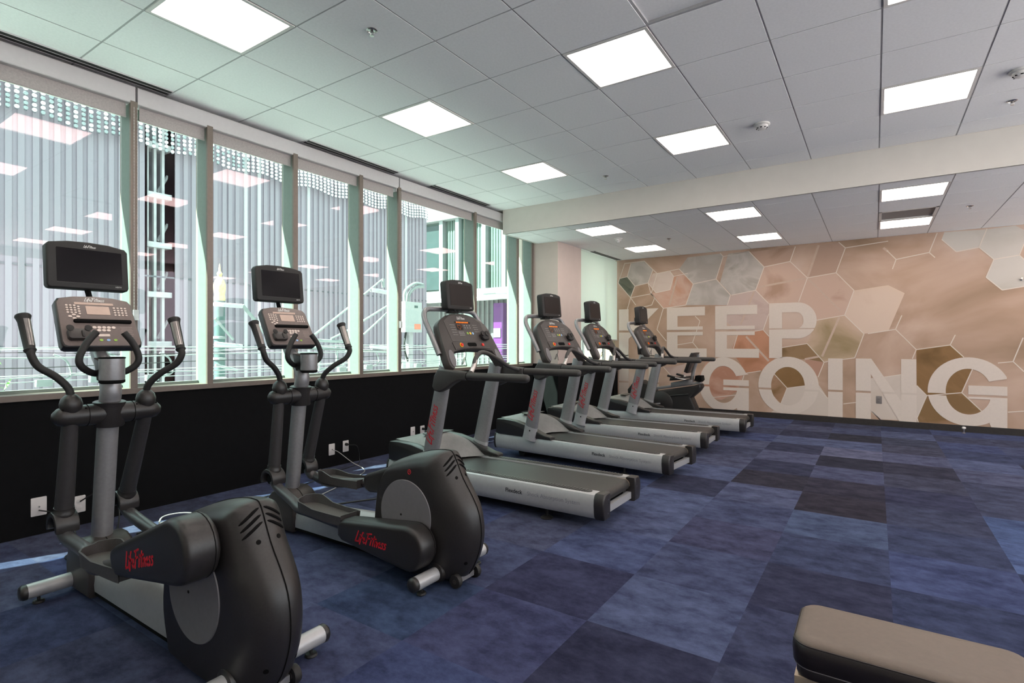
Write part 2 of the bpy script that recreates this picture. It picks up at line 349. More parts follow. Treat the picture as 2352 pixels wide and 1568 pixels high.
# floor slab and carpet tiles
fl = tag(obj('floor', B((-5.2, BKY-0.1, -0.12), (RX+0.1, MY+0.1, -0.008)), M_seam, smooth=0), kind='structure')
PX, PY, X0, Y0 = 0.596, 0.606, 0.07, 2.905
tile_bm = B((0.0, 0.0, -0.008), (PX-0.0001, PY-0.0001, 0.0))
tile0 = None
TINT = [srgb(58, 66, 100), srgb(48, 56, 88), srgb(66, 76, 112), srgb(54, 60, 88), srgb(62, 68, 98), srgb(44, 48, 74), srgb(56, 66, 106)]
SPEC = {(-1, 3): srgb(42, 41, 56), (-1, 4): srgb(44, 44, 62), (-2, 4): srgb(42, 42, 58), (-1, 6): srgb(38, 40, 58), (-1, 7): srgb(78, 84, 116), (-1, 5): srgb(62, 68, 100),
        (-2, 6): srgb(66, 72, 104), (-2, 3): srgb(66, 74, 108), (0, 6): srgb(44, 46, 66), (0, 7): srgb(66, 72, 104), (0, 3): srgb(52, 58, 86), (0, 4): srgb(46, 50, 78), (0, 5): srgb(54, 58, 82),
        (-1, 1): srgb(52, 60, 92), (0, 2): srgb(50, 58, 90), (-1, 2): srgb(60, 72, 106), (-2, -1): srgb(66, 76, 112), (-1, -1): srgb(52, 58, 88), (-2, 1): srgb(56, 60, 92), (-3, -1): srgb(46, 50, 80), (-3, 0): srgb(60, 70, 108),
        (-3, -2): srgb(56, 62, 98), (-4, -2): srgb(48, 62, 96), (1, 3): srgb(60, 76, 118), (1, 2): srgb(64, 80, 124), (-1, 9): srgb(40, 42, 58), (0, 9): srgb(50, 56, 80), (0, 8): srgb(56, 60, 84)}
for i in range(-9, 9):
    for j in range(-9, 12):
        x, y = X0+i*PX, Y0+j*PY
        if x < WX-0.6 or x > 3.4 or y > MY-0.05 or y < -1.0: continue
        if tile0 is None:
            t_ = obj('carpet_tile', tile_bm, M_carpet, fl, smooth=0); tile0 = t_; t_.location = (x, y, 0)
        else: t_ = share('carpet_tile', tile0, fl, (x, y, 0))
        c = SPEC.get((i, j)) or random.choice(TINT)
        t_.color = c
# the rest of the floor, out of frame
tag(obj('floor_border', box(B((3.45, BKY, -0.02), (RX, MY, -0.001)), (WX, BKY, -0.02), (3.45, -1.0+0.0, -0.009)), mat('carpet_plain', srgb(36, 42, 62), 0.95, noise=0.1, scale=4), fl, smooth=0), kind='structure')

# ceiling: plenum slab, grid of tees, one object per tile
LIGHTS_M = [(-6, -4), (-6, -1), (-6, 2), (-3, -4), (-3, -1), (-3, 2), (0, -4), (0, -1), (0, 2), (3, -4), (3, -1), (3, 2), (6, -4), (6, -1), (6, 2), (-6, -7), (-3, -7), (0, -7), (3, -7)]
CP, CX0, CY0 = 0.61, 0.035, 3.89
LIGHTS_F = [(-6, -1), (-6, 2), (-3, -1), (-3, 2), (0, -1), (0, 2), (3, -1), (3, 2), (6, -1), (6, 2)]
FY0 = 7.58           # grid origin of the lower ceiling along Y
ce = tag(obj('ceiling', box(B((-5.2, BKY-0.1, CZ+0.06), (RX+0.1, BY+0.1, CZ+0.16)), (-4.62, BY+0.1, LZ+0.06), (RX+0.1, MY+0.1, LZ+0.16)), M_white, smooth=0), kind='structure')
def ceil_tile_bm(w, d):
    bm = B((0.006, 0.006, 0.0), (w-0.006, d-0.006, 0.018)); return bm
ct0 = {}
def ceil_tile(x0, y0, x1, y1, z):
    w, d = round(x1-x0, 3), round(y1-y0, 3)
    if w < 0.03 or d < 0.03: return
    if (w, d) not in ct0:
        o = obj('ceiling_tile', ceil_tile_bm(w, d), M_tile, ce, smooth=0); ct0[(w, d)] = o; o.location = (x0, y0, z)
    else: o = share('ceiling_tile', ct0[(w, d)], ce, (x0, y0, z))
    return o
CEX0 = -4.80         # ceiling edge beside the window pocket
def grid(z, y_lo, y_hi, yorg, x_lo, x_hi, lights, skip=()):
    n = 0
    for i in range(-9, 9):
        for j in range(-12, 9):
            xa, ya = CX0+i*CP, yorg+j*CP
            xb, yb = xa+CP, ya+CP
            if (i, j) in lights or (i, j) in skip: continue
            xa, xb, ya, yb = max(xa, x_lo), min(xb, x_hi), max(ya, y_lo), min(yb, y_hi)
            if xb-xa < 0.05 or yb-ya < 0.05: continue
            o = ceil_tile(xa, ya, xb, yb, z); n += 1
            if o and z == CZ and (i, j) == (-2, -2): o.rotation_euler = (0.012, -0.012, 0); o.location.z += 0.012
    for i in range(-9, 10):
        xa = CX0+i*CP
        if x_lo < xa < x_hi: obj('ceiling_tee', B((xa-0.012, y_lo, z+0.003), (xa+0.012, y_hi, z+0.03)), M_tee, ce, smooth=0)
    for j in range(-12, 10):
        ya = yorg+j*CP
        if y_lo < ya < y_hi: obj('ceiling_tee', B((x_lo, ya-0.012, z+0.0035), (x_hi, ya+0.012, z+0.0305)), M_tee, ce, smooth=0)
grid(CZ, BKY, BY, CY0, CEX0, RX, LIGHTS_M)
grid(LZ, BY+0.001, MY, FY0, -4.62, RX, LIGHTS_F, skip={(0, 1)})
tag(obj('ceiling_trim', B((-4.9, BY, CZ), (-4.62, 8.0, CZ+0.03)), M_white, ce, smooth=0))

# soffit between the two ceilings
sf = tag(obj('soffit', B((-4.66, BY-0.0, LZ), (RX, BY+0.03, CZ+0.02)), M_white, smooth=0), kind='structure')
obj('soffit_return', B((-4.66, BY+0.03, LZ), (-4.63, 7.64, CZ+0.02)), M_white, sf, smooth=0)
# column between the windows
co = tag(obj('column', B((-5.0, 7.64, SILL), (-4.245, 8.47, CZ)), M_wallpink, smooth=0), kind='structure')
obj('wainscot', B((-5.0, 7.625, 0), (-4.23, 8.485, SILL)), M_black, co, smooth=0)
# window wall: black wainscot and the header above the glass
wl = tag(obj('wall_left', B((-5.0, BKY, 0), (WX, 7.64, 0.915)), M_black, smooth=0), kind='structure')
obj('header', box(B((-4.905, BKY, 3.07), (-4.888, 7.64, 3.66)), (-5.3, BKY, 3.66), (-4.888, 7.64, 4.0)), M_white, wl, smooth=0)
obj('wainscot', B((-5.0, 8.47, 0), (-4.30, MY, 0.90)), M_black, wl, smooth=0)
obj('header', B((-5.0, 8.47, 2.86), (-4.33, MY, LZ+0.06)), M_white, wl, smooth=0)
wr = tag(obj('wall_right', box(B((RX, BKY, 0), (RX+0.1, MY, 1.0)), (RX, BKY, 3.1), (RX+0.1, MY, CZ+0.1)), M_white, smooth=0), kind='structure')  # open band above the sill is added to let daylight reach the ceiling
tag(obj('wall_back', B((-5.0, BKY-0.1, 0), (RX, BKY, CZ+0.1)), M_white, smooth=0), kind='structure')
for k in range(11): obj('added_opening_pier', B((RX, BKY+k*1.25, 1.0), (RX+0.1, BKY+k*1.25+0.12, 3.1)), M_white, wr, smooth=0)  # uprights between the added daylight openings
# windows: every bay has its own jamb, frame bars and pane
MUL = [-2.4, -1.6, -0.8, 0.0, 0.98, 1.795, 2.365, 3.185, 4.0, 4.58, 6.055, 7.155, 7.60]
for n in range(len(MUL)-1):
    y0, y1 = MUL[n], MUL[n+1]
    w = empty('window_%d' % (n+1), (WX, y0, SILL)); tag(w, kind='structure')
    W_ = y1-y0
    obj('pane', B((GX-WX-0.006, 0.03, 0.02), (GX-WX+0.006, W_, 2.2)), M_glass, w, smooth=0)
    obj('sill', B((GX-WX-0.06, 0.0, -0.035), (0.012, W_, 0.005), 0.003), M_mull, w)
    if True:
        obj('mullion', B((-0.02, W_, -0.03), (0.004, W_+0.048, 2.2)), M_mull, w, smooth=0)
        obj('jamb', B((GX-WX-0.012, W_+0.004, -0.03), (-0.02, W_+0.044, 2.2)), M_mullside, w, smooth=0)
        obj('outer_cap', B((GX-WX-0.030, W_+0.006, -0.03), (GX-WX-0.012, W_+0.042, 2.2)), M_mull, w, smooth=0)
    obj('glazing_bead', B((GX-WX-0.02, 0.03, 0.005), (GX-WX+0.02, W_, 0.028)), M_mullside, w, smooth=0)
w = empty('window_20', (-4.30, 8.47, 0.9)); tag(w, kind='structure')
obj('pane', B((-0.03, 0, 0), (-0.02, 1.66, 1.98)), M_glass, w, smooth=0)
obj('sill', B((-0.06, 0, -0.02), (0.02, 1.66, 0.02), 0.004), M_mull, w)
obj('mullion', B((-0.05, 1.10, 0.0), (0.0, 1.15, 1.98)), mat('white_bar', (0.8, 0.86, 0.82, 1), 0.5), w, smooth=0)

# roller shades
M_shadet = glass_mat('shade_screen', (0.6, 0.6, 0.58, 1), (0.5, 0.5, 0.5, 1), diff=0.93)
def shade(y0, y1, label, chain=None):
    s = empty('roller_shade', (WX, y0, 3.0)); W_ = y1-y0
    tag(s, label, 'roller shade', 'roller shades over the long window wall')
    prof = [(-0.10, 0.13), (-0.005, 0.13), (0.0, 0.135), (0.0, 0.255), (-0.006, 0.262), (-0.10, 0.262)]
    obj('fascia', prism(new(), prof, 'y', 0.0, W_-0.006), M_fascia, s, smooth=0)
    obj('fabric', B((-0.055, 0.03, 0.03), (-0.052, W_-0.05, 0.16)), M_shade, s, smooth=0)
    obj('hem_bar', T([(-0.0535, 0.03, 0.03), (-0.0535, W_-0.05, 0.03)], 0.007, 8), M_shade, s)
    obj('end_bracket', B((-0.09, W_-0.03, 0.095), (-0.02, W_-0.008, 0.14), 0.01), M_fascia, s)
    if chain:
        bm = new()
        for dy in (0.0, 0.022):
            for k in range(64): lathe(bm, [(0, -0.004), (0.0035, 0), (0, 0.004)], 5, Matrix.Translation((0.012, chain-y0+dy, 0.09-k*0.024)))
            tube(bm, [(0.012, chain-y0+dy, 0.1), (0.012, chain-y0+dy, -1.46)], 0.0012, 5)
        obj('bead_chain', bm, M_smoke, s)
        obj('chain_weight', merge(new(), B((0.004, chain-y0-0.006, -1.53), (0.02, chain-y0+0.03, -1.45), 0.008)), mat('clear_plastic', (0.7, 0.78, 0.76, 1), 0.2, noise=0.02), s)
    return s
shade(0.0, 1.835, 'light grey roller shade rolled up above the leftmost window, with a bead chain', 1.815)
shade(1.845, 4.60, 'light grey roller shade rolled up over the middle windows behind the second elliptical trainer')
shade(4.61, 7.60, 'light grey roller shade rolled up over the windows nearest the column', 4.60)
s = empty('roller_shade', (-4.27, 8.5, 2.9)); tag(s, 'pale translucent roller shade pulled down beyond the column, beside the mural', 'roller shade')
obj('fabric', B((0, 0, -1.55), (0.003, 1.60, 0.0)), M_shadet, s, smooth=0)
obj('hem_bar', T([(0.0015, 0, -1.56), (0.0015, 1.60, -1.56)], 0.009, 8), M_fascia, s)

# mural wall: printed paper with hexagons, hairlines and big letters
wf = tag(obj('wall_far', B((-5.0, MY, 0), (RX, MY+0.1, LZ+0.1)),
    mural_mat('mural_print', [srgb(138, 114, 90), srgb(176, 148, 128), srgb(194, 168, 151), srgb(204, 186, 174)], 0.9), smooth=0), kind='structure')
MC = {'pale': [srgb(186, 179, 169), srgb(197, 190, 182)], 'grey': [srgb(160, 151, 141), srgb(188, 180, 173), srgb(173, 164, 156)], 'teal': [srgb(78, 86, 74), srgb(130, 128, 115), srgb(158, 153, 141)],
      'pinkpale': [srgb(192, 169, 156), srgb(203, 186, 175)], 'orange': [srgb(182, 140, 117), srgb(199, 167, 151), srgb(192, 149, 126)], 'brown': [srgb(149, 119, 100), srgb(177, 149, 132)],
      'tan': [srgb(171, 140, 121), srgb(195, 167, 151)], 'mauve': [srgb(171, 147, 138), srgb(192, 171, 162)], 'rust': [srgb(164, 115, 86), srgb(192, 140, 113), srgb(177, 130, 102)],
      'rust2': [srgb(156, 115, 93), srgb(177, 138, 119)], 'olive': [srgb(115, 91, 60), srgb(147, 119, 89)], 'darkolive': [srgb(113, 87, 54), srgb(138, 106, 71), srgb(126, 97, 61)],
      'olivepink': [srgb(123, 95, 61), srgb(164, 130, 104), srgb(130, 102, 69)], 'greenish': [srgb(149, 130, 97), srgb(179, 156, 130), srgb(195, 169, 149)], 'cream': [srgb(199, 173, 154), srgb(208, 186, 169)],
      'palelow': [srgb(197, 182, 169), srgb(203, 190, 179)], 'peach': [srgb(182, 140, 119), srgb(199, 160, 141), srgb(177, 130, 108)]}
MURAL = {"lines":[[-2.258,2.829,-2.38,2.434],[-2.38,2.434,-2.785,2.37],[-2.785,2.37,-2.919,1.985],[-2.919,1.985,-3.345,1.938],[-3.345,1.938,-3.469,1.537],[-3.469,1.537,-3.287,1.315],[-2.31,2.895,-2.258,2.829],[-2.258,2.829,-1.83,2.883],[-2.38,2.434,-2.134,2.134],[-2.134,2.134,-2.185,1.957],[-2.785,2.37,-3.044,2.665],[-3.044,2.665,-3.464,2.609],[-3.464,2.609,-3.548,2.691],[-3.548,2.691,-3.718,2.869],[-3.548,2.691,-3.645,2.438],[-3.645,2.438,-3.909,2.394],[-3.909,2.394,-4.068,2.589],[-4.068,2.589,-3.992,2.844],[-3.909,2.394,-4.0,2.17],[-4.0,2.17,-4.261,2.475],[-4.261,2.475,-4.12,2.854],[-4.12,2.854,-3.718,2.869],[-4.068,2.589,-4.235,2.559],[-4.0,2.17,-3.584,2.227],[-3.584,2.227,-3.645,2.438],[-3.645,2.438,-3.488,2.241],[-3.488,2.241,-3.217,2.285],[-3.217,2.285,-3.147,2.534],[-3.147,2.534,-3.217,2.631],[-3.147,2.534,-2.886,2.573],[-3.584,2.227,-3.345,1.938],[-4.0,2.17,-4.068,1.932],[-4.0,2.17,-3.892,2.022],[-3.464,2.609,-3.584,2.227],[-3.584,2.227,-3.512,2.148],[-3.512,2.148,-3.572,2.01],[-3.572,2.01,-3.78,1.97],[-2.752,1.776,-2.664,1.684],[-2.664,1.684,-2.796,1.292],[-2.796,1.292,-3.078,1.246],[-2.796,1.292,-2.697,1.169],[-3.345,0.827,-3.182,0.646],[-2.427,0.298,-2.031,0.364],[-2.61,0.511,-2.427,0.298],[-1.96,0.529,-1.91,0.714],[-1.832,2.885,-1.586,2.591],[-1.586,2.591,-1.72,2.197],[-1.72,2.197,-2.118,2.131],[-2.118,2.853,-1.832,2.885],[-1.586,2.591,-1.186,2.652],[-1.186,2.652,-1.106,2.895],[-1.186,2.652,-0.929,2.36],[-0.929,2.36,-0.522,2.415],[-0.522,2.415,-0.394,2.804],[-0.394,2.804,-0.486,2.903],[-0.929,2.36,-1.057,1.969],[-1.72,2.197,-1.513,1.958],[-0.522,2.415,-0.277,2.117],[-0.277,2.117,-0.404,1.729],[-0.404,1.729,-0.795,1.657],[-0.404,1.729,-0.145,1.428],[-0.145,1.428,-0.268,1.049],[-0.268,1.049,-0.431,1.021],[-0.634,0.985,-0.69,0.97],[-0.69,0.97,-0.933,1.274],[-0.933,1.274,-1.307,1.205],[-0.69,0.97,-0.775,0.724],[-1.513,1.782,-1.601,1.509],[-1.601,1.509,-1.735,1.487],[-1.601,1.509,-1.507,1.394],[-1.875,0.754,-1.639,0.801],[-1.43,0.757,-1.23,0.523],[-1.23,0.523,-0.968,0.573],[-1.23,0.523,-1.327,0.252],[-2.085,1.184,-2.018,1.42],[-0.766,0.539,-0.634,0.383],[-0.422,0.31,-0.251,0.343],[-0.057,0.24,0.072,0.09],[-0.394,2.804,0.167,2.853],[0.148,2.714,0.266,2.563],[0.266,2.563,0.669,2.633],[0.669,2.633,0.762,2.912],[0.669,2.633,0.737,2.551],[0.266,2.563,0.221,2.419],[0.813,2.811,0.981,2.614],[0.981,2.614,1.234,2.653],[1.234,2.653,1.32,2.911],[1.234,2.653,1.393,2.468],[1.393,2.468,1.31,2.22],[1.31,2.22,1.482,2.03],[1.482,2.03,1.707,2.068],[1.393,2.468,1.659,2.506],[1.659,2.506,1.707,2.437],[1.659,2.506,1.707,2.657],[-0.094,1.43,0.26,1.494],[0.26,1.494,0.514,1.186],[0.514,1.186,0.912,1.257],[0.912,1.257,1.067,1.08],[0.912,1.257,0.97,1.405],[0.26,1.494,0.338,1.706],[0.514,1.186,0.467,1.048],[0.519,0.647,0.64,0.502],[0.64,0.502,1.043,0.566],[1.043,0.566,1.163,0.915],[1.043,0.566,1.266,0.31],[0.64,0.502,0.523,0.159],[0.523,0.159,0.54,0.084],[1.436,1.005,1.595,1.028],[1.595,1.028,1.707,0.891],[1.595,1.028,1.698,1.36],[0.12,0.759,0.329,0.804],[-0.056,0.226,0.074,0.09],[1.542,0.32,1.707,0.346]],"soft":[[-0.766,2.884,-0.929,2.36],[-0.929,2.36,-1.681,2.248],[-0.929,2.36,-0.458,1.795],[-0.477,1.699,-0.719,1.063],[-1.746,2.171,-1.963,1.607],[-1.875,1.395,-1.513,0.971],[-0.968,1.015,-0.756,1.063],[-3.078,2.518,-3.228,1.997],[0.167,2.689,0.106,2.756],[-2.998,0.687,-2.919,0.917]],"fills":[["pale",[0.813,2.811],[0.981,2.614],[1.234,2.653],[1.313,2.902],[0.846,2.914]],["pale",[1.234,2.653],[1.393,2.468],[1.659,2.506],[1.764,2.81],[1.617,2.917],[1.313,2.902]],["pale",[1.393,2.468],[1.31,2.22],[1.482,2.03],[1.764,2.075],[1.837,2.328],[1.659,2.506]],["grey",[-1.832,2.885],[-1.586,2.591],[-1.72,2.197],[-2.118,2.131],[-2.313,2.367],[-2.174,2.87]],["grey",[-2.38,2.434],[-2.134,2.134],[-2.185,1.957],[-2.919,1.985],[-2.785,2.37]],["grey",[-2.258,2.829],[-2.38,2.434],[-2.785,2.37],[-3.044,2.665],[-2.886,2.868],[-2.31,2.884]],["teal",[-4.068,2.589],[-3.909,2.394],[-4.0,2.17],[-4.248,2.462],[-4.235,2.559]],["grey",[-3.718,2.869],[-3.548,2.691],[-3.645,2.438],[-3.909,2.394],[-4.068,2.589],[-3.992,2.844]],["pinkpale",[-3.147,2.534],[-3.217,2.285],[-3.488,2.241],[-3.645,2.438],[-3.548,2.615],[-3.217,2.631]],["orange",[-2.785,2.37],[-2.919,1.985],[-3.345,1.938],[-3.56,2.244],[-3.488,2.241],[-3.217,2.285],[-3.147,2.534],[-2.976,2.591]],["brown",[-1.586,2.591],[-1.186,2.652],[-1.106,2.895],[-1.368,2.887],[-1.789,2.869]],["tan",[-1.586,2.591],[-1.186,2.652],[-0.929,2.36],[-1.057,1.969],[-1.513,1.958],[-1.72,2.197]],["brown",[-0.522,2.415],[-0.394,2.804],[-0.486,2.895],[-0.766,2.884],[-0.929,2.36]],["tan",[-0.929,2.36],[-0.522,2.415],[-0.277,2.117],[-0.404,1.729],[-0.795,1.657],[-1.057,1.969]],["mauve",[-1.72,2.197],[-2.118,2.131],[-2.299,1.745],[-2.029,1.502],[-1.601,1.509],[-1.513,1.782],[-1.513,1.958]],["rust",[-1.601,1.509],[-2.018,1.42],[-2.118,1.148],[-1.875,0.765],[-1.628,0.801],[-1.409,1.03],[-1.507,1.394]],["olive",[-0.933,1.274],[-1.307,1.205],[-1.327,0.997],[-0.949,1.016],[-0.69,0.97],[-0.756,1.063]],["rust2",[-0.968,1.015],[-0.7,0.97],[-0.775,0.724],[-0.949,0.938]],["greenish",[-0.795,1.657],[-0.404,1.729],[-0.145,1.428],[-0.268,1.049],[-0.634,0.985],[-0.69,0.97],[-0.933,1.274]],["cream",[-0.277,2.117],[0.167,2.175],[0.373,2.042],[0.174,1.481],[-0.145,1.428],[-0.404,1.729]],["darkolive",[-1.43,0.757],[-1.23,0.523],[-0.968,0.573],[-1.007,0.804],[-1.186,0.911],[-1.368,0.861]],["olivepink",[-1.43,0.757],[-1.23,0.523],[-1.327,0.252],[-1.471,0.425],[-1.482,0.653]],["darkolive",[0.514,1.186],[0.912,1.257],[1.067,1.08],[1.163,0.915],[1.043,0.566],[0.64,0.502],[0.519,0.647]],["olivepink",[0.64,0.502],[1.043,0.566],[1.266,0.31],[1.155,0.095],[0.54,0.084],[0.523,0.159]],["palelow",[0.519,0.647],[0.64,0.502],[0.523,0.159],[0.311,0.109],[0.056,0.088],[-0.056,0.226],[-0.056,0.734],[0.329,0.804]],["palelow",[-1.23,0.523],[-0.775,0.615],[-0.634,0.383],[-0.634,0.048],[-1.471,0.061],[-1.327,0.252]],["mauve",[-3.345,0.827],[-3.182,0.646],[-2.752,0.662],[-2.708,0.944],[-3.205,0.819]],["peach",[-2.163,0.982],[-2.555,0.926],[-2.721,0.604],[-2.578,0.269],[-2.277,0.263],[-2.018,0.431],[-1.919,0.752]]]}
mm = {k: mural_mat('mural_'+k, v, 2.6 if k in ('teal', 'grey', 'orange', 'peach', 'mauve') else 1.6, seed=3.1*i) for i, (k, v) in enumerate(MC.items())}
for k, f in enumerate(MURAL['fills']):
    poly = [(min(max(x, -4.26), RX-0.05), min(max(z, 0.10), LZ-0.004)) for x, z in f[1:]]
    obj('hexagon_print', prism(new(), poly, 'y', MY-0.0008-0.00003*k, MY+0.001), mm[f[0]], wf, smooth=0)
M_line = mat('mural_line', srgb(212, 200, 188), 0.8, noise=0.01); M_soft = mat('mural_soft_line', srgb(192, 168, 152), 0.8, noise=0.02)
def strips(segs, w, y, m, nm):
    bm = new()
    for x0, z0, x1, z1 in segs:
        z0, z1 = min(z0, LZ-0.005), min(z1, LZ-0.005); x0, x1 = max(x0, -4.26), max(x1, -4.26)
        a, b_ = Vector((x0, z0)), Vector((x1, z1)); d = (b_-a)
        if d.length < 0.01: continue
        d = d.normalized(); n_ = Vector((-d.y, d.x))*w
        prism(bm, [tuple(a+n_), tuple(b_+n_), tuple(b_-n_), tuple(a-n_)], 'y', y, MY+0.001)
    o = obj(nm, bm, m, wf, smooth=0); return o
tag(strips(MURAL['soft'], 0.016, MY-0.0022, M_soft, 'soft_line_print'), 'broad faded lines of the mural print')
tag(strips(MURAL['lines'], 0.0065, MY-0.0028, M_line, 'hexagon_line_print'), 'fine pale outlines of the hexagons')
M_letter = mat('mural_letter', srgb(210, 197, 186), 0.8, noise=0.01)
def letter(loops, slit=None, nm='letter'):
    """loops: outer polygon then holes, in wall coordinates; slit: (z0, z1) band left open"""
    cu = bpy.data.curves.new('l', 'CURVE'); cu.dimensions = '2D'; cu.fill_mode = 'BOTH'; cu.extrude = 0.002
    for lp in loops:
        sp = cu.splines.new('POLY'); sp.points.add(len(lp)-1); sp.use_cyclic_u = True
        for q, p_ in zip(lp, sp.points): p_.co = (q[0], q[1], 0, 1)
    o = bpy.data.objects.new('l', cu); C.objects.link(o)
    me = bpy.data.meshes.new_from_object(o.evaluated_get(bpy.context.evaluated_depsgraph_get()))
    bpy.data.objects.remove(o); bpy.data.curves.remove(cu)
    bm = new()
    if slit:
        for lo, hi in ((None, slit[0]), (slit[1], None)):
            t = new(); t.from_mesh(me)
            if hi is not None: bmesh.ops.bisect_plane(t, geom=t.verts[:]+t.edges[:]+t.faces[:], plane_co=(0, hi, 0), plane_no=(0, 1, 0), clear_outer=True)
            if lo is not None: bmesh.ops.bisect_plane(t, geom=t.verts[:]+t.edges[:]+t.faces[:], plane_co=(0, lo, 0), plane_no=(0, 1, 0), clear_inner=True)
            merge(bm, t)
    else: bm.from_mesh(me)
    bpy.data.meshes.remove(me)
    bm.transform(Matrix(((1, 0, 0, 0), (0, 0, 1, MY-0.0035), (0, 1, 0, 0), (0, 0, 0, 1))))
    return obj(nm, bm, M_letter, wf, smooth=0)
def rect(x0, z0, x1, z1): return [(x0, z0), (x1, z0), (x1, z1), (x0, z1)]
def arc(cx, cz, rx, rz, a0, a1, n=28): return [(cx+rx*math.cos(math.radians(a0+(a1-a0)*k/n)), cz+rz*math.sin(math.radians(a0+(a1-a0)*k/n))) for k in range(n+1)]
KT, KB, KS = 1.945, 1.025, (1.485, 1.525)
def letE(x):
    return [[(x, KB), (x+.73, KB), (x+.73, KB+.155), (x+.2, KB+.155), (x+.2, 1.42), (x+.66, 1.42), (x+.66, 1.585), (x+.2, 1.585), (x+.2, KT-.16), (x+.70, KT-.16), (x+.70, KT), (x, KT)]]
letter([[(-4.24, KB), (-4.04, KB), (-4.04, 1.36), (-3.92, 1.47), (-3.60, KB), (-3.36, KB), (-3.78, 1.61), (-3.436, KT), (-3.69, KT), (-4.04, 1.60), (-4.04, KT), (-4.24, KT)]], KS)
letter(letE(-3.275), KS); letter(letE(-2.395), KS)
P_out = [(-1.507, KB), (-1.307, KB), (-1.307, 1.36)]+arc(-1.075, 1.66, .28, .30, -90, 90)+[(-1.507, 1.96)]
P_in = [(-1.307, 1.52)]+arc(-1.10, 1.66, .115, .14, -90, 90)+[(-1.307, 1.80)]
letter([P_out, P_in], (1.512, 1.53))
GT, GB, GS = 1.04, 0.085, (0.492, 0.528)
letter([rect(-4.241, GB, -4.038, GT)], GS)
letter([[(-3.63, GB), (-3.43, GB), (-3.43, GT-.14), (-3.265, GT-.14), (-3.265, GT), (-3.80, GT), (-3.80, GT-.14), (-3.63, GT-.14)]], GS)
def letG(cx, cz, rx, rz, tx, tz, xr, spurl, slit):
    iz = rz-tz; ix = rx-tx
    out = arc(cx, cz, rx, rz, 27, 318, 40)
    inner = arc(cx, cz, ix, iz, 318, 27, 36)[::-1]
    pts = [(xr-0.005, cz+rz*0.40)]+arc(cx, cz, rx, rz, 27, 300, 44)+[(spurl, GB+0.05), (spurl+0.02, GB), (xr, GB), (xr, cz+0.09), (cx, cz+0.09), (cx, cz-0.10), (cx+ix*0.93, cz-0.10)]+arc(cx, cz, ix, iz, 335, 27, 44)[0:0]
    pts += [(cx+ix*math.cos(math.radians(a)), cz+iz*math.sin(math.radians(a))) for a in [340-k*(340-28)/44 for k in range(45)]]
    return letter([pts], slit)
letG(-2.255, 0.54, .42, .485, .175, .155, -1.83, -2.03, GS)
letter([arc(-1.22, 0.567, .455, .485, 0, 354, 50), arc(-1.22, 0.555, .256, .325, 0, 354, 40)], (0.484, 0.516))
letter([rect(-.634, GB-.02, -.431, GT-.005)], (0.497, 0.529))
letter([[(-.254, GB), (-.055, GB), (-.055, .80), (.31, GB), (.519, GB), (.515, GT), (.329, GT), (.329, .40), (-.05, GT), (-.254, GT)]], (0.50, 0.532))
letG(1.115, 0.585, .465, .495, .21, .165, 1.535, 1.35, (0.515, 0.547))
bb = tag(obj('baseboard_far', B((-4.27, MY-0.02, 0), (RX, MY, 0.095), 0.003), M_base), kind='structure')
obj('wainscot', B((-4.30, 9.95, 0), (-4.27, MY, 0.9)), M_black, wl, smooth=0)

# ------------------------------------------------------------ ceiling lights, detectors, sprinklers, diffusers
lw = {}
def ceiling_light(x0, y0, z, label, group):
    t = empty('ceiling_light', (x0+CP/2, y0+CP/2, z)); tag(t, label, 'ceiling light', group)
    if 'f' not in lw:
        h = CP/2-0.006; bm = new()
        for s_ in (-1, 1):
            box(bm, (s_*h if s_ < 0 else h-0.022, -h, -0.004), (-h+0.022 if s_ < 0 else h, h, 0.03))
            box(bm, (-h+0.022, s_*h if s_ < 0 else h-0.022, -0.004), (h-0.022, -h+0.022 if s_ < 0 else h, 0.03))
        lw['f'] = obj('frame', bm, M_smoke, t, smooth=0)
        lw['d'] = obj('diffuser', B((-h+0.022, -h+0.022, 0.004), (h-0.022, h-0.022, 0.012)), M_diff, t, smooth=0)
    else:
        share('frame', lw['f'], t, (0, 0, 0)); share('diffuser', lw['d'], t, (0, 0, 0))
    return t
LAB_M = {(-6, -4): 'square ceiling light nearest the camera at the upper left, over the first elliptical trainer', (-6, -1): 'second square ceiling light in the row beside the windows',
         (-6, 2): 'third square ceiling light in the row beside the windows, just before the soffit', (-3, -1): 'large bright square ceiling light in the middle row near the top centre',
         (-3, 2): 'square ceiling light in the middle row, left of the smoke detector', (0, 2): 'square ceiling light at the right, just before the soffit', (0, -1): 'square ceiling light cut off by the top edge at the right'}
LAB_F = {(-6, -1): 'square light in the lower ceiling, nearest the column', (-6, 2): 'square light in the lower ceiling, beside the slot vent at the mural', (-3, -1): 'square light in the lower ceiling, front of the middle pair behind the soffit',
         (-3, 2): 'square light in the lower ceiling, rear of the middle pair close to the mural', (0, -1): 'square light in the lower ceiling at right, in front of the grey return grille', (0, 2): 'square light in the lower ceiling at right, behind the grey return grille'}
for (i, j) in LIGHTS_M: ceiling_light(CX0+i*CP, CY0+j*CP, CZ, LAB_M.get((i, j), 'square light of the main ceiling outside the picture'), 'square lights of the main ceiling')
for (i, j) in LIGHTS_F: ceiling_light(CX0+i*CP, FY0+j*CP, LZ, LAB_F.get((i, j), 'square light of the lower ceiling outside the picture'), 'square lights of the lower ceiling')
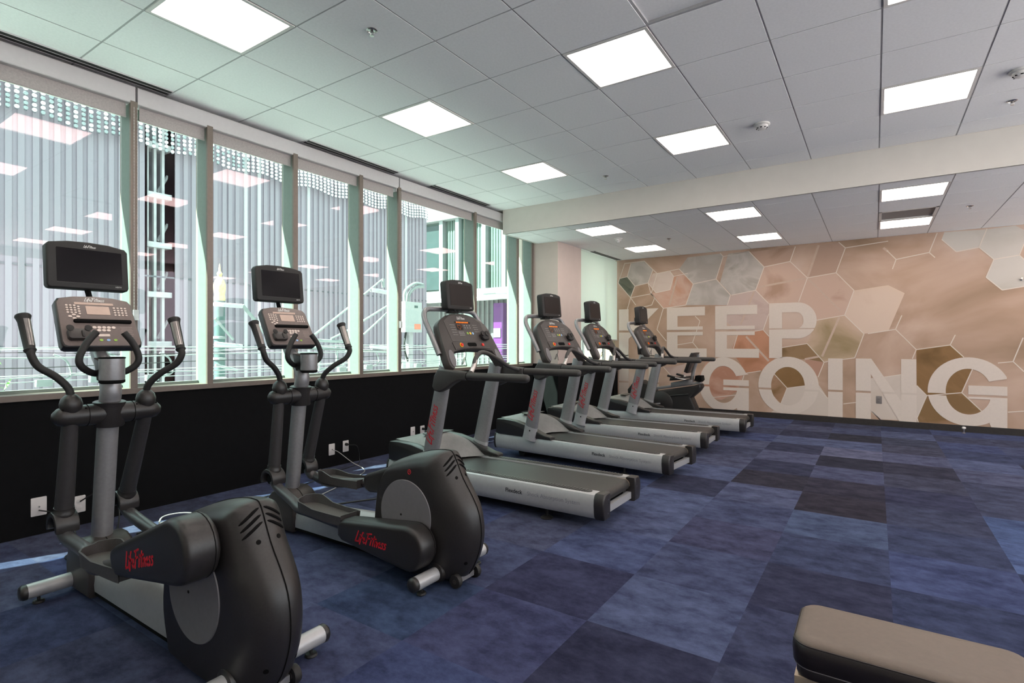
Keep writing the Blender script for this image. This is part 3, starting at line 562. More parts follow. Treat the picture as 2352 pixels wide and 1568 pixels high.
def sprinkler(x, y, z, label):
    t = empty('sprinkler_head', (x, y, z)); tag(t, label, 'sprinkler', 'ceiling sprinklers')
    obj('escutcheon', lathe(new(), [(0.0, 0.002), (0.034, 0.001), (0.036, -0.003), (0.026, -0.008), (0.024, -0.004), (0, -0.004)], 20), M_metal, t)
    bm = lathe(new(), [(0, -0.004), (0.010, -0.006), (0.010, -0.016), (0.006, -0.02), (0, -0.02)], 10)
    for s_ in (-1, 1): tube(bm, [(s_*0.008, 0, -0.016), (s_*0.011, 0, -0.024), (s_*0.003, 0, -0.034)], 0.002, 6)
    lathe(bm, [(0, -0.034), (0.014, -0.034), (0.014, -0.0365), (0, -0.038)], 14)
    obj('deflector', bm, M_metal, t)
for x, y, z, l in [(-2.653, 2.351, CZ, 'chrome sprinkler head at upper left, between two bright lights'), (-2.674, 5.986, CZ, 'chrome sprinkler head just before the soffit, near the third window-side light'),
                   (0.935, 5.974, CZ, 'chrome sprinkler head at the far right, before the soffit'), (-2.688, 8.42, LZ, 'small sprinkler head in the lower ceiling, right of the lower smoke detector'), (0.938, 8.384, LZ, 'small sprinkler head in the lower ceiling at the right of the grille')]:
    sprinkler(x, y, z, l)
def detector(x, y, z, label, strobe=False):
    t = empty('smoke_detector', (x, y, z)); tag(t, label, 'smoke detector', 'white ceiling detectors')
    obj('base_plate', lathe(new(), [(0, 0), (0.066, 0), (0.068, -0.012), (0.06, -0.018), (0, -0.018)], 24), M_smoke, t)
    obj('body', lathe(new(), [(0.05, -0.016), (0.05, -0.03), (0.036, -0.045), (0.03, -0.048), (0, -0.048)], 24), M_smoke, t)
    if strobe: obj('lens', lathe(new(), [(0.022, -0.046), (0.022, -0.062), (0.012, -0.072), (0, -0.072)], 16), mat('lens_clear', (0.75, 0.75, 0.75, 1), 0.15, noise=0), t)
    else:
        bm = new()
        for k in range(8):
            a = 2*PI*k/8; box(bm, (0.04*math.cos(a)-0.008, 0.04*math.sin(a)-0.004, -0.043), (0.04*math.cos(a)+0.008, 0.04*math.sin(a)+0.004, -0.037))
        tag(obj('vent', bm, M_seam, t), kind='stuff')
detector(-0.854, 5.34, CZ, 'round white smoke detector on the main ceiling, left of the right-hand light')
detector(0.882, 5.338, CZ, 'round white smoke detector cut off by the right edge of the picture')
detector(-3.34, 7.95, LZ, 'white ceiling strobe under the lower ceiling, between two lights by the column', True)
def slot(x, y0, y1, z, label):
    t = empty('slot_diffuser', (x, y0, z)); tag(t, label, 'ceiling vent', 'slot diffusers along the window')
    L_ = y1-y0
    obj('frame', box(box(B((-0.055, 0, -0.004), (-0.048, L_, 0.003)), (0.048, 0, -0.004), (0.055, L_, 0.003)), (-0.003, 0, -0.004), (0.003, L_, 0.003)), M_fascia, t, smooth=0)
    obj('slot', B((-0.048, 0.002, -0.003), (0.048, L_-0.002, 0.002)), M_slot, t, smooth=0)
slot(-4.655, 0.5, 2.05, CZ-0.003, 'black slot diffuser at the ceiling edge over the leftmost window')
slot(-4.655, 3.29, 4.50, CZ-0.003, 'black slot diffuser at the ceiling edge over the middle windows')
slot(-4.655, 5.12, 6.31, CZ-0.003, 'black slot diffuser at the ceiling edge nearest the soffit')
slot(-4.20, 8.85, 10.05, LZ-0.003, 'black slot diffuser in the lower ceiling beyond the column')
t = empty('return_grille', (CX0+CP/2, FY0+1.5*CP, LZ)); tag(t, 'grey square return grille set between two lights of the lower ceiling', 'ceiling vent')
h = CP/2-0.006; bm = new()
for s_ in (-1, 1):
    box(bm, (min(s_*h, s_*(h-0.03)), -h, -0.003), (max(s_*h, s_*(h-0.03)), h, 0.02)); box(bm, (-h, min(s_*h, s_*(h-0.03)), -0.003), (h, max(s_*h, s_*(h-0.03)), 0.02))
obj('frame', bm, M_smoke, t, smooth=0)
obj('core', B((-h+0.03, -h+0.03, 0.012), (h-0.03, h-0.03, 0.018)), mat('grille_grey', (0.22, 0.21, 0.21, 1), 0.7, noise=0.1, scale=200), t, smooth=0)

# ------------------------------------------------------------ wall plates, door stop, hook
def plate_thing(loc, axis, label, w=0.075, h=0.118, m=None, kind='duplex', plug=False, grp='wall plates on the black wall'):
    t = empty('wall_outlet', loc); tag(t, label, 'outlet', grp)
    mt = frame_mtx((0, 0, 0), (0, 1, 0) if axis == 'x' else (1, 0, 0), (0, 0, 1))
    if axis == 'y': mt = frame_mtx((0, 0, 0), (1, 0, 0), (0, 0, 1))
    obj('cover_plate', plate(new(), rrect(w, h, 0.006), mt, 0.006, 0.002), m or M_plate, t)
    if kind == 'duplex':
        for dz in (-0.022, 0.022): obj('socket', plate(new(), rrect(0.032, 0.026, 0.008, 3, 0, dz), mt, 0.008, 0.001), m or M_plate, t)
    elif kind == 'coax':
        obj('connector', lathe(new(), [(0.006, 0), (0.006, 0.016), (0.003, 0.02), (0, 0.02)], 10, mt), M_metal, t)
    if plug: obj('plug', lathe(new(), [(0.016, 0.006), (0.016, 0.03), (0.008, 0.045), (0, 0.045)], 12, mt @ Matrix.Translation((0, 0.02, 0))), M_cableb, t)
    return t
plate_thing((WX, 1.251, 0.19), 'x', 'white wall plate with a thin black cable, lowest left on the black wall', 0.085, 0.125, kind='coax')
plate_thing((WX, 1.475, 0.15), 'x', 'white wall outlet half hidden behind the left swing arm', kind='duplex')
plate_thing((WX, 3.631, 0.182), 'x', 'left one of two white plates behind the second elliptical trainer, with thin cable', kind='coax')
plate_thing((WX, 3.81, 0.189), 'x', 'right one of two white plates behind the second elliptical trainer, with black plug', plug=True)
plate_thing((WX, 4.822, 0.203), 'x', 'small left wall plate just above the front of the nearest treadmill', kind='coax')
plate_thing((WX, 4.991, 0.196), 'x', 'small right wall outlet just above the front of the nearest treadmill', plug=True)
plate_thing((0.05, MY-0.001, 0.402), 'y', 'grey outlet on the mural inside the letter N', m=M_plateg, grp='outlet on the mural')
t = empty('door_stop', (1.05, 9.98, 0)); tag(t, 'small chrome door stop on the carpet in front of the mural', 'door stop')
obj('stem', lathe(new(), [(0.026, 0), (0.026, 0.006), (0.011, 0.012), (0.010, 0.07), (0.0, 0.07)], 14), M_metal, t)
obj('bumper', lathe(new(), [(0, 0.062), (0.02, 0.066), (0.024, 0.08), (0.018, 0.092), (0, 0.095)], 14), mat('bumper_white', (0.75, 0.72, 0.7, 1), 0.5), t)
t = empty('wall_hook', (1.66, MY-0.003, 2.17)); tag(t, 'thin metal bar hook on the mural at the right edge', 'hook')
obj('arm', T([(0, -0.03, 0), (0.25, -0.03, 0)], 0.008, 10), M_metal, t)
obj('mount', lathe(new(), [(0.02, 0), (0.02, 0.006), (0.008, 0.01), (0.008, 0.032), (0, 0.032)], 12, place((0.02, 0, 0), (0, -1, 0))), M_metal, t)

# ------------------------------------------------------------ cables on the floor and wall
def cable(pts, r, m, label):
    return tag(obj('cable', tube(new(), spline(pts, 8), r, 6), m), label, 'cable', 'loose cables by the window wall')
cable([(-4.70, 3.645, 0.17), (-4.64, 3.66, 0.16), (-4.50, 3.72, 0.06), (-4.36, 3.75, 0.006), (-4.2, 3.6, 0.006), (-4.0, 3.15, 0.006), (-3.85, 2.75, 0.006), (-3.70, 2.45, 0.006)], 0.004, M_cablew, 'thin pale cable hanging from the left plate behind the second elliptical trainer')
cable([(-4.66, 3.82, 0.205), (-4.60, 3.87, 0.19), (-4.62, 3.92, 0.06), (-4.56, 3.84, 0.006), (-4.48, 3.5, 0.006), (-4.36, 3.2, 0.006), (-4.3, 2.9, 0.006)], 0.0045, M_cableb, 'black power cord from the right plate behind the second elliptical trainer')
cable([(-3.62, 2.52, 0.006), (-3.60, 2.75, 0.006), (-3.45, 3.05, 0.006), (-3.30, 3.30, 0.006), (-3.2, 3.45, 0.006)], 0.007, M_cableb, 'thick black cord curving over the carpet from the second trainer to the nearest treadmill')
cable([(-4.70, 1.251, 0.165), (-4.55, 1.30, 0.155), (-4.3, 1.32, 0.10), (-4.18, 1.28, 0.006), (-4.05, 1.2, 0.006), (-3.9, 1.22, 0.006), (-3.6, 1.3, 0.006)], 0.0045, M_cableb, 'thin black cable from the leftmost wall plate')
cable([(-4.70, 1.48, 0.17), (-4.62, 1.52, 0.22), (-4.6, 1.62, 0.26), (-4.55, 1.66, 0.1), (-4.4, 1.60, 0.006), (-4.2, 1.5, 0.006), (-3.95, 1.42, 0.006)], 0.005, M_cableb, 'black power cord looping out behind the first trainer post')
ring_ = [(-4.02+0.20*math.cos(a)+0.02*math.sin(3*a), 1.88+0.16*math.sin(a), 0.012+0.05*(0.5+0.5*math.sin(a*1.5))) for a in [k*0.45 for k in range(44)]]
cable([(-3.72, 1.55, 0.006)]+ring_[::2]+[(-3.9, 2.25, 0.01), (-3.75, 2.42, 0.02), (-3.68, 2.46, 0.16), (-3.70, 2.49, 0.19), (-3.71, 2.52, 0.05)], 0.005, M_cablew, 'pale grey coiled cable on the carpet between the two elliptical trainers')
cable([(-4.15, 1.62, 0.006), (-4.26, 1.9, 0.006), (-4.26, 2.25, 0.006), (-4.24, 2.7, 0.006), (-4.2, 2.95, 0.006)], 0.006, M_cableb, 'black cord running along the sunlit strip between the trainers')
cable([(-4.10, 4.32, 0.006), (-4.0, 3.92, 0.006), (-3.82, 3.78, 0.06), (-3.66, 3.66, 0.14)], 0.005, M_cableb, 'black cord entering the front of the nearest treadmill')
t = tag(empty('cable_splitter', (-4.02, 1.60, 0.0)), 'small brass cable splitter lying among the cables', 'splitter')
obj('body', B((-0.03, -0.02, 0.0), (0.03, 0.02, 0.02), 0.004), M_plateg, t)
for k in range(3): obj('connector', lathe(new(), [(0.005, 0), (0.005, 0.025), (0, 0.025)], 8, place((-0.02+0.02*k, 0.018 if k != 1 else -0.018, 0.01), (0, 1 if k != 1 else -1, 0))), M_gold, t)

# ------------------------------------------------------------ outside the windows
FX = -11.0
tag(obj('bounce_ground', B((RX+0.1, -30, -0.5), (40, 40, -0.3)), mat('bounce_ground_pale', (0.66, 0.63, 0.62, 1), 0.9, noise=0.05, scale=2), smooth=0), kind='structure')  # unseen pale ground, added to bounce sunlight up to the ceiling
gr = tag(obj('street', B((-30, -30, -2.6), (-5.0, 40, -2.5)), M_conc, smooth=0), kind='structure')
fa = empty('facade_building', (FX, 0, -4)); tag(fa, 'grey ribbed metal building across the street with a band of bright discs', 'building')
obj('wall', box(B((-0.6, -14, 1.5), (-0.1, 4.50, 9.75)), (-0.6, 4.95, 1.5), (-0.1, 11.95, 9.75)), M_fac, fa, smooth=0)
rib0 = None; ry = -3.0; k = 0
rng = random.Random(3)
while ry < 11.9:
    w_ = rng.choice((0.045, 0.055, 0.07)); 
    if not (4.42 < ry < 4.98):
        if rib0 is None:
            rib0 = obj('rib', B((-0.1, -0.04, 1.5), (-0.075, 0.04, 9.6)), M_rib, fa, smooth=0); rib0.location = (0, ry, 0)
            rib1 = obj('rib', B((-0.1, -0.035, 1.5), (-0.065, 0.035, 9.6)), M_rib2, fa, smooth=0); rib1.location = (0, ry+0.15, 0)
        else: share('rib', rib1 if rng.random() < 0.22 else rib0, fa, (0, ry, 0))
    ry += rng.choice((0.12, 0.15, 0.15, 0.18))
for z_ in (5.2, 6.5): obj('joint', B((-0.1, -14, z_), (-0.085, 11.95, z_+0.03)), M_band, fa, smooth=0)
# open stair shaft
obj('shaft_back', B((-0.75, 4.3, 1.5), (-0.66, 5.2, 9.75)), M_dark, fa, smooth=0)
obj('shaft_side', box(B((-1.5, 4.45, 1.5), (-0.1, 4.5, 9.75)), (-1.5, 4.95, 1.5), (-0.1, 5.0, 9.75)), M_fac, fa, smooth=0)
for y_ in (4.53, 4.66, 4.80): obj('shaft_post', B((-0.3, y_, 1.5), (-0.22, y_+0.045, 9.75)), M_steel, fa, smooth=0)
for k in range(7): obj('landing', B((-0.5, 4.5, 3.35+k*0.93), (-0.16, 4.95, 3.45+k*0.93)), M_steel, fa, smooth=0)
for k in range(6): obj('stair_brace', T([(-0.35, 4.78, 3.5+k*0.93), (-0.35, 4.96, 3.85+k*0.93)], 0.03, 6), M_steel, fa)
# band of discs hung in strips before the upper wall
sb = empty('disc_screen', (FX+0.12, 0, 0.86)); tag(sb, 'band of hanging strips with bright round discs high on the ribbed facade', 'screen')
ys = [2.0+0.105*k for k in range(94)]
st0 = obj('strip', B((-0.02, -0.018, 3.98), (-0.008, 0.018, 4.75)), M_band, sb, smooth=0); st0.location = (0, ys[0], 0)
for y_ in ys[1:]: share('strip', st0, sb, (0, y_, 0.04*math.sin(y_*5)))
d0 = obj('disc', lathe(new(), [(0, 0.012), (0.027, 0.012), (0.031, 0.006), (0.031, -0.006), (0, -0.006)], 12, place((0, 0, 0), (1, 0, 0))), M_dot, sb); d0.location = (0, ys[0], 4.02)
d1 = obj('disc', lathe(new(), [(0, 0.012), (0.027, 0.012), (0.031, 0.006), (0.031, -0.006), (0, -0.006)], 12, place((0, 0, 0), (1, 0, 0))), M_dot2, sb); d1.location = (0, ys[0], 4.095)
cnt = 2; rest = new()
for a_, y_ in enumerate(ys):
    dz = 0.04*math.sin(y_*5)
    for k in range(9):
        z_ = 4.02+0.075*k+dz
        if a_ == 0 and k < 2: continue
        if cnt < 300 and k < 7:
            share('disc', d0 if rng.random() < 0.55 else d1, sb, (0, y_, z_)); cnt += 1
        elif z_ < 5.2: lathe(rest, [(0, 0.012), (0.029, 0.012), (0.031, -0.006), (0, -0.006)], 8, place((0, y_, z_), (1, 0, 0)))
tag(obj('far_discs', rest, M_dot, sb), kind='stuff')
# building at the corner with a projecting bay
cb = empty('corner_building', (-13.8, 14.5, -4)); tag(cb, 'pale green ribbed building with white frame and ledge at the street corner', 'building')
obj('bay_wall', B((-2, 0.1, 7.05), (16, 6, 10.0)), M_pmint, cb, smooth=0)
obj('ledge', B((-2, -0.35, 6.85), (16, 6, 7.05)), M_wframe, cb, smooth=0); obj('ledge_soffit', B((-0.1, -0.3, 6.74), (16, 6, 6.85)), M_conc, cb, smooth=0)
obj('cornice', B((-0.1, -0.2, 9.55), (16, 6, 9.75)), M_wframe, cb, smooth=0)
obj('vaulted_roof', prism(new(), [(0.6+2.6*math.cos(PI*k/12)+2.0, 9.75+0.9*math.sin(PI*k/12)) for k in range(13)], 'y', 0.0, 5.0), mat('roof_metal', (0.45, 0.5, 0.55, 1), 0.5), cb)
for x_ in (0.0, 1.02, 1.75, 2.9, 3.7, 5.4, 6.6, 8.4): obj('white_post', B((x_, -0.1, 7.05), (x_+0.16, 0.1, 9.75)), M_wframe, cb, smooth=0)
obj('dark_panel', B((0.16, 0.02, 7.15), (1.02, 0.08, 9.45)), M_pgreen, cb, smooth=0)
rb = obj('mint_rib', B((0, 0.075, 7.05), (0.06, 0.1, 9.55)), M_pmint, cb, smooth=0); rb.location = (1.3, 0, 0)
for k in range(1, 70): share('mint_rib', rb, cb, (1.3+0.11*k, 0, 0))
obj('lower_wall', B((-4, 0.6, 1.5), (16, 6, 6.74)), M_sunwall, cb, smooth=0)
lr = obj('lower_rib', B((0, 0.575, 3), (0.09, 0.6, 6.74)), M_sunrib, cb, smooth=0); lr.location = (0.4, 0, 0)
for k in range(1, 40): share('lower_rib', lr, cb, (0.4+0.2*k, 0, 0))
obj('purple_sign', B((3.10, 0.3, 4.3), (3.50, 0.5, 6.6)), M_purple, cb, smooth=0); obj('sign_sheet', B((3.12, 0.27, 5.45), (3.40, 0.3, 5.75)), M_wframe, cb, smooth=0)

def bar(nm, a, b_, r, m, par, seg=8): return obj(nm, T([a, b_], r, seg), m, par)
pl = empty('street_pole', (-9.0, 4.72, -4)); tag(pl, 'dark green street pole with a gilded finial outside the third window', 'pole')
obj('shaft', lathe(new(), [(0.12, 1.5), (0.085, 2.2), (0.082, 6.0), (0, 6.0)], 20), M_pole, pl)
obj('finial', lathe(new(), [(0.085, 5.98), (0.09, 6.02), (0.08, 6.08), (0.092, 6.16), (0.095, 6.24), (0.07, 6.32), (0.03, 6.36), (0.035, 6.40), (0.045, 6.43), (0.02, 6.47), (0.012, 6.56), (0, 6.6)], 20), M_gold, pl)
for z_ in (5.0, 5.35): obj('collar', lathe(new(), [(0.086, z_), (0.1, z_+0.005), (0.1, z_+0.04), (0.086, z_+0.045)], 18), M_galv, pl)
pg = empty('utility_frame', (-8.5, 4.0, -4)); tag(pg, 'white steel struts and beams of an overhead line frame outside the windows', 'utility frame')
UT = [('strut', [4.388, 1.666], [4.676, 1.336], 0.022), ('strut', [4.826, 1.893], [5.071, 1.625], 0.03), ('strut', [4.885, 1.847], [5.32, 1.301], 0.022), ('beam', [4.375, 1.888], [4.819, 1.879], 0.035), ('strut', [6.186, 1.435], [7.069, 2.052], 0.022), ('strut', [6.538, 1.357], [7.069, 1.582], 0.02), ('strut', [7.32, 1.726], [8.083, 2.12], 0.022), ('strut', [7.32, 1.447], [8.083, 2.009], 0.02), ('arm', [7.331, 2.25], [7.791, 2.581], 0.02), ('lamp_drop', [7.839, 2.613], [7.839, 2.432], 0.035), ('beam', [7.511, 2.36], [8.145, 2.327], 0.045), ('beam', [7.511, 1.211], [8.145, 1.141], 0.045), ('pipe', [5.465, 1.226], [8.083, 1.087], 0.03), ('pipe', [5.977, 1.339], [6.943, 1.3], 0.03), ('upright', [6.676, 1.258], [6.676, 0.803], 0.025), ('upright', [6.288, 1.26], [6.288, 0.778], 0.022), ('brace', [4.395, 0.943], [4.74, 0.847], 0.022), ('brace', [6.251, 0.78], [6.839, 0.855], 0.022), ('beam', [4.388, 1.267], [4.812, 1.224], 0.04)]
for nm, a, b_, r_ in UT: bar(nm, (0, a[0]-4.0, a[1]+4), (0, b_[0]-4.0, b_[1]+4), r_, M_galv if nm != 'beam' else M_steel, pg)
obj('ground_post', B((-0.06, 0.42, 1.5), (0.06, 0.54, 4.75)), M_steel, pg, smooth=0); obj('ground_post', B((-0.06, 4.35, 1.5), (0.06, 4.47, 4.9)), M_steel, pg, smooth=0)
for k, (z_, sag, m_) in enumerate([(1.235, 0.012, M_galv), (1.205, 0.02, M_cablew), (1.17, 0.03, M_cableb), (1.13, 0.012, M_galv), (1.03, 0.015, M_cableb), (0.94, 0.012, M_cablew), (0.905, 0.02, M_galv), (0.85, 0.008, M_galv)]):
    tag(obj('overhead_wire', T([(-7.6-0.03*k, -2.0+1.0*q, z_+sag*math.sin(q*1.7+k)) for q in range(16)], 0.005 if k % 3 else 0.008, 6), m_), ['thick bright overhead wire, uppermost of the bundle outside', 'grey overhead wire just under the brightest one', 'dark overhead wire outside the windows', 'pale overhead wire fourth from the top', 'pale overhead wire in the middle of the bundle', 'grey overhead wire below the middle of the bundle', 'pale overhead wire second from the bottom', 'lowest overhead wire outside the windows'][k], 'wire', 'overhead wires outside')
jl = empty('wire_jumpers', (-7.78, 0, 0)); tag(jl, 'small looped jumper cables and clamps hanging on the overhead wires', 'wire')
for k, (y_, z_) in enumerate([(2.2, .86), (2.7, .88), (3.3, .86), (6.3, .84), (6.9, .86), (7.5, .84), (8.2, .84)]):
    obj('loop', T([(0, y_, z_+.3), (0, y_+.12, z_+.22), (0, y_+.16, z_+.05), (0, y_+.05, z_), (0, y_-.12, z_-.02)], 0.012, 6, n=5), M_galv, jl)
    obj('clamp', B((-0.04, y_-.16, z_-.06), (0.04, y_-.02, z_+.02), 0.01), M_galv, jl)
mb = empty('meter_box', (-8.0, 8.1, 1.5)); tag(mb, 'white utility box with a red notice outside, left of the nearest treadmill screen', 'box')
obj('box', B((-0.12, -0.24, 0.0), (0.12, 0.24, 0.62), 0.02), M_meter, mb); obj('notice', B((0.12, 0.02, 0.06), (0.125, 0.2, 0.17)), mat('notice_red', srgb(225, 130, 110), 0.6), mb, smooth=0)
obj('label_plate', B((0.12, 0.02, 0.5), (0.125, 0.12, 0.55)), M_pole, mb, smooth=0)
obj('conduit', T([(0, -0.05, 0.6), (0, 0.0, 0.8), (0, 0.2, 0.95), (0, 0.42, 0.98)], 0.035, 8, n=6), M_galv, mb); obj('conduit', T([(0, -0.15, 0.6), (0, -0.12, 0.85), (0, 0.15, 1.02), (0, 0.4, 1.02)], 0.03, 8, n=6), M_galv, mb)
obj('cable', T([(0, -0.1, 0.0), (0, -0.15, -0.3), (0, -0.05, -0.6)], 0.02, 8, n=6), M_cableb, mb); obj('support', B((-0.05, -0.05, -4.0), (0.05, 0.05, 0.02)), M_steel, mb)
tw = empty('tree_twig', (-7.3, 1.55, -4.0)); tag(tw, 'tip of a small green tree at the lower left window corner', 'tree')
obj('stem', T([(0, 0, 1.5), (0, 0.03, 3.0), (0, 0.0, 4.9)], 0.03, 6), mat('bark', (0.12, 0.08, 0.05, 1), 0.8), tw)
bm = new()
for k in range(60):
    a, e = rng.uniform(0, 2*PI), rng.uniform(-0.3, 1.1); c = Vector((rng.uniform(-.15, .15), rng.uniform(-.15, .12), 4.6+rng.uniform(0, .5))); d = Vector((math.cos(a)*math.cos(e), math.sin(a)*math.cos(e), math.sin(e)))*0.16
    s_ = d.cross(Vector((0, 0, 1))).normalized()*0.016
    q = [bm.verts.new(c), bm.verts.new(c+d*.5+s_), bm.verts.new(c+d), bm.verts.new(c+d*.5-s_)]; bm.faces.new(q)
tag(obj('foliage', bm, M_leaf, tw, smooth=0), kind='stuff')

# ------------------------------------------------------------ elliptical trainers
def hull_profile(ax, az, ra, bx, bz, rb, n=12):
    """outline of two circles joined by their outer tangents, first end squared off"""
    d = math.hypot(bx-ax, bz-az); th = math.atan2(bz-az, bx-ax); k = math.acos((ra-rb)/d) if d > abs(ra-rb) else 0
    pts = []
    a0, a1 = th-k, th+k            # far circle from a0 round to a1 through th
    for i in range(n+1):
        a = a0+(a1-a0)*i/n; pts.append((bx+rb*math.cos(a), bz+rb*math.sin(a)))
    up = Vector((-math.sin(th), math.cos(th))); back = Vector((-math.cos(th), -math.sin(th)))
    A = Vector((ax, az))
    for u, b_ in ((1.0, 0.15), (0.82, 0.75), (0.35, 0.95), (-0.6, 0.92), (-1.0, 0.3)): pts.append(tuple(A+up*ra*u+back*ra*b_))
    return pts
def housing_bm():
    """drive housing: outline at the centre seam, drawn in towards both flat sides"""
    S0 = [(0.205, 0.035), (0.155, 0.20), (0.165, 0.36), (0.19, 0.48), (0.25, 0.595), (0.34, 0.64), (0.45, 0.675), (0.55, 0.698), (0.63, 0.705), (0.672, 0.685), (0.735, 0.565), (0.80, 0.475), (0.842, 0.40), (0.860, 0.31), (0.856, 0.23), (0.832, 0.15), (0.79, 0.07), (0.74, 0.03), (0.60, 0.02), (0.40, 0.02)]
    loop = [Vector((p.x, p.y)) for p in spline([(a, b, 0) for a, b in S0+[S0[0]]], 3)[:-1]]
    c = Vector((0.40, 0.33)); N = len(loop); bm = new(); rows = []
    W = 0.125
    for k in range(-8, 9):
        f = math.sin(k/8*PI/2)                     # denser rows near the sides
        v = f*W; inset = 1-math.sqrt(max(0, 1-abs(f)**2.2))
        row = []
        for p in loop:
            q = p-c
            rear = max(0.0, min(1.0, (p.x-0.25)/0.5)); top = max(0.0, min(1.0, (p.y-0.45)/0.25))
            sx = 1-inset*(0.10+0.36*rear); sz = 1-inset*(0.06+0.20*top)
            row.append(bm.verts.new((c.x+q.x*sx, v, max(0.02, c.y+q.y*sz))))
        rows.append(row)
    for a, b in zip(rows[:-1], rows[1:]):
        for i in range(N): bm.faces.new((a[i], a[(i+1) % N], b[(i+1) % N], b[i]))
    bm.faces.new(rows[0]); bm.faces.new(rows[-1])
    return bm, loop
def screen_unit(par, name, c, tilt, w, h, d, logo=True):
    """flat display on a tilted plane facing +x; c is the centre of the front face"""
    m = frame_mtx(c, (0, 1, 0), (-math.sin(tilt), 0, math.cos(tilt)))
    top = [(-w/2, h/2-0.012), (-w/4, h/2-0.002), (0, h/2+0.002), (w/4, h/2-0.002), (w/2, h/2-0.012)]
    r_ = 0.02; body = [(w/2, -h/2+r_), (w/2, h/2-0.03), (w/2-0.008, h/2-0.016)]+[(w/4, h/2-0.003), (0, h/2+0.001), (-w/4, h/2-0.003)]+[(-w/2+0.008, h/2-0.016), (-w/2, h/2-0.03), (-w/2, -h/2+r_), (-w/2+0.006, -h/2+0.006), (-w/2+r_, -h/2), (w/2-r_, -h/2), (w/2-0.006, -h/2+0.006)]
    t = empty(name); t.parent = par
    return m, body
def make_elliptical(loc, cr, label, E):
    R = empty('elliptical_trainer', loc); tag(R, label, 'exercise machine', 'elliptical trainers in the front row')
    # frame
    for nm, x, L_ in (('rear_stabilizer', 0.65, 0.295), ('front_stabilizer', -0.885, 0.30)):
        s = obj(nm, T([(x, -L_, 0.068), (x, L_, 0.068)], 0.0365, 18), M_silver2, R)
        for sg in (-1, 1):
            obj('end_cap', lathe(new(), [(0.0375, -0.012), (0.0375, 0.004), (0.030, 0.014), (0.015, 0.018), (0, 0.018)], 18, place((x, sg*L_, 0.068), (0, sg, 0))), M_plastic, s)
            obj('levelling_foot', lathe(new(), [(0.024, 0.0), (0.026, 0.004), (0.022, 0.012), (0.007, 0.014), (0.007, 0.036), (0, 0.036)], 16, place((x, sg*(L_-0.06), 0))), M_rubber, s)
    sk = box(new(), (0.66, -0.06, 0.022), (0.765, 0.06, 0.05)); obj('rear_bracket', sk, M_silver, R)
    for sg in (-1, 1):
        wv = obj('transport_wheel', lathe(new(), [(0.012, -0.014), (0.034, -0.014), (0.037, -0.006), (0.037, 0.006), (0.034, 0.014), (0.012, 0.014)], 18, place((0.755, sg*0.082, 0.0375), (0, 1, 0))), M_rubber, R)
        obj('hub', lathe(new(), [(0, -0.016), (0.012, -0.016), (0.012, 0.016), (0, 0.016)], 12, place((0.755, sg*0.082, 0.0375), (0, 1, 0))), M_plastic2, wv)
    # base rail: rounded top, slightly rising to the rear
    bm = new(); rows = []
    for x, hh in ((-0.70, 0.19), (-0.66, 0.205), (0.25, 0.27)):
        row = [(-0.085, 0.055), (-0.09, 0.09), (-0.088, hh-0.07), (-0.07, hh-0.03), (-0.035, hh-0.006), (0.0, hh), (0.035, hh-0.006), (0.07, hh-0.03), (0.088, hh-0.07), (0.09, 0.09), (0.085, 0.055)]
        rows.append([bm.verts.new((x, a, b)) for a, b in row])
    for a, b in zip(rows[:-1], rows[1:]):
        for i in range(len(a)): bm.faces.new((a[i], a[(i+1) % len(a)], b[(i+1) % len(a)], b[i]))
    bm.faces.new(rows[0]); bm.faces.new(rows[-1])
    rail = obj('base_rail', bm, M_silver2, R, 50); obj('rail_skirt', B((-0.70, -0.082, 0.035), (0.24, 0.082, 0.056)), M_seam, rail, smooth=0)
    # post foot cover
    prof = [(-0.80+0.165*math.cos(a), 0.125+0.165*math.sin(a)) for a in [math.radians(q) for q in range(-20, 201, 20)]]+[(-0.95, 0.02), (-0.66, 0.02)]
    fc = obj('post_cover', prism(new(), prof, 'y', -0.11, 0.11, 0.02, 3), M_plastic2, R)
    obj('seam', prism(new(), [(a*1.004-(-0.80)*0.004, b*1.004) for a, b in prof], 'y', -0.002, 0.002), M_seam, fc)
    # centre post, curving towards the console
    post = obj('post', T([(-0.815, 0, 0.20), (-0.765, 0, 0.60), (-0.715, 0, 0.95), (-0.692, 0, 1.05), (-0.708, 0, 1.115), (-0.765, 0, 1.18), (-0.835, 0, 1.235), (-0.87, 0, 1.29)], [0.048, 0.048, 0.048, 0.048, 0.046, 0.042, 0.038, 0.036], 18, n=5), M_silver, R)
    # cross hub carrying both swing arms
    hb = obj('cross_hub', lathe(new(), [(0, -0.24), (0.022, -0.236), (0.042, -0.216), (0.05, -0.185), (0.053, -0.10), (0.056, 0.0), (0.053, 0.10), (0.05, 0.185), (0.042, 0.216), (0.022, 0.236), (0, 0.24)], 22, place((-0.71, 0, 0.937), (0, 1, 0))), M_plastic, R)
    obj('collar', lathe(new(), [(0.063, -0.068), (0.068, -0.06), (0.064, 0.03), (0.072, 0.058), (0.066, 0.062)], 22, place((-0.712, 0, 0.937), (0.06, 0, 1))), M_plastic, hb)
    for sg in (-1, 1):
        obj('seam', lathe(new(), [(0.0545, -0.0012), (0.0552, -0.0012), (0.0552, 0.0012), (0.0545, 0.0012)], 22, place((-0.71, sg*0.10, 0.937), (0, 1, 0))), M_seam, hb)
        for dv in (0.112, 0.205): obj('screw_hole', lathe(new(), [(0, 0), (0.005, 0), (0.005, 0.004), (0, 0.004)], 8, place((-0.71+0.034, sg*dv, 0.937+0.036), (0.7, 0, 0.7))), M_seam, hb)
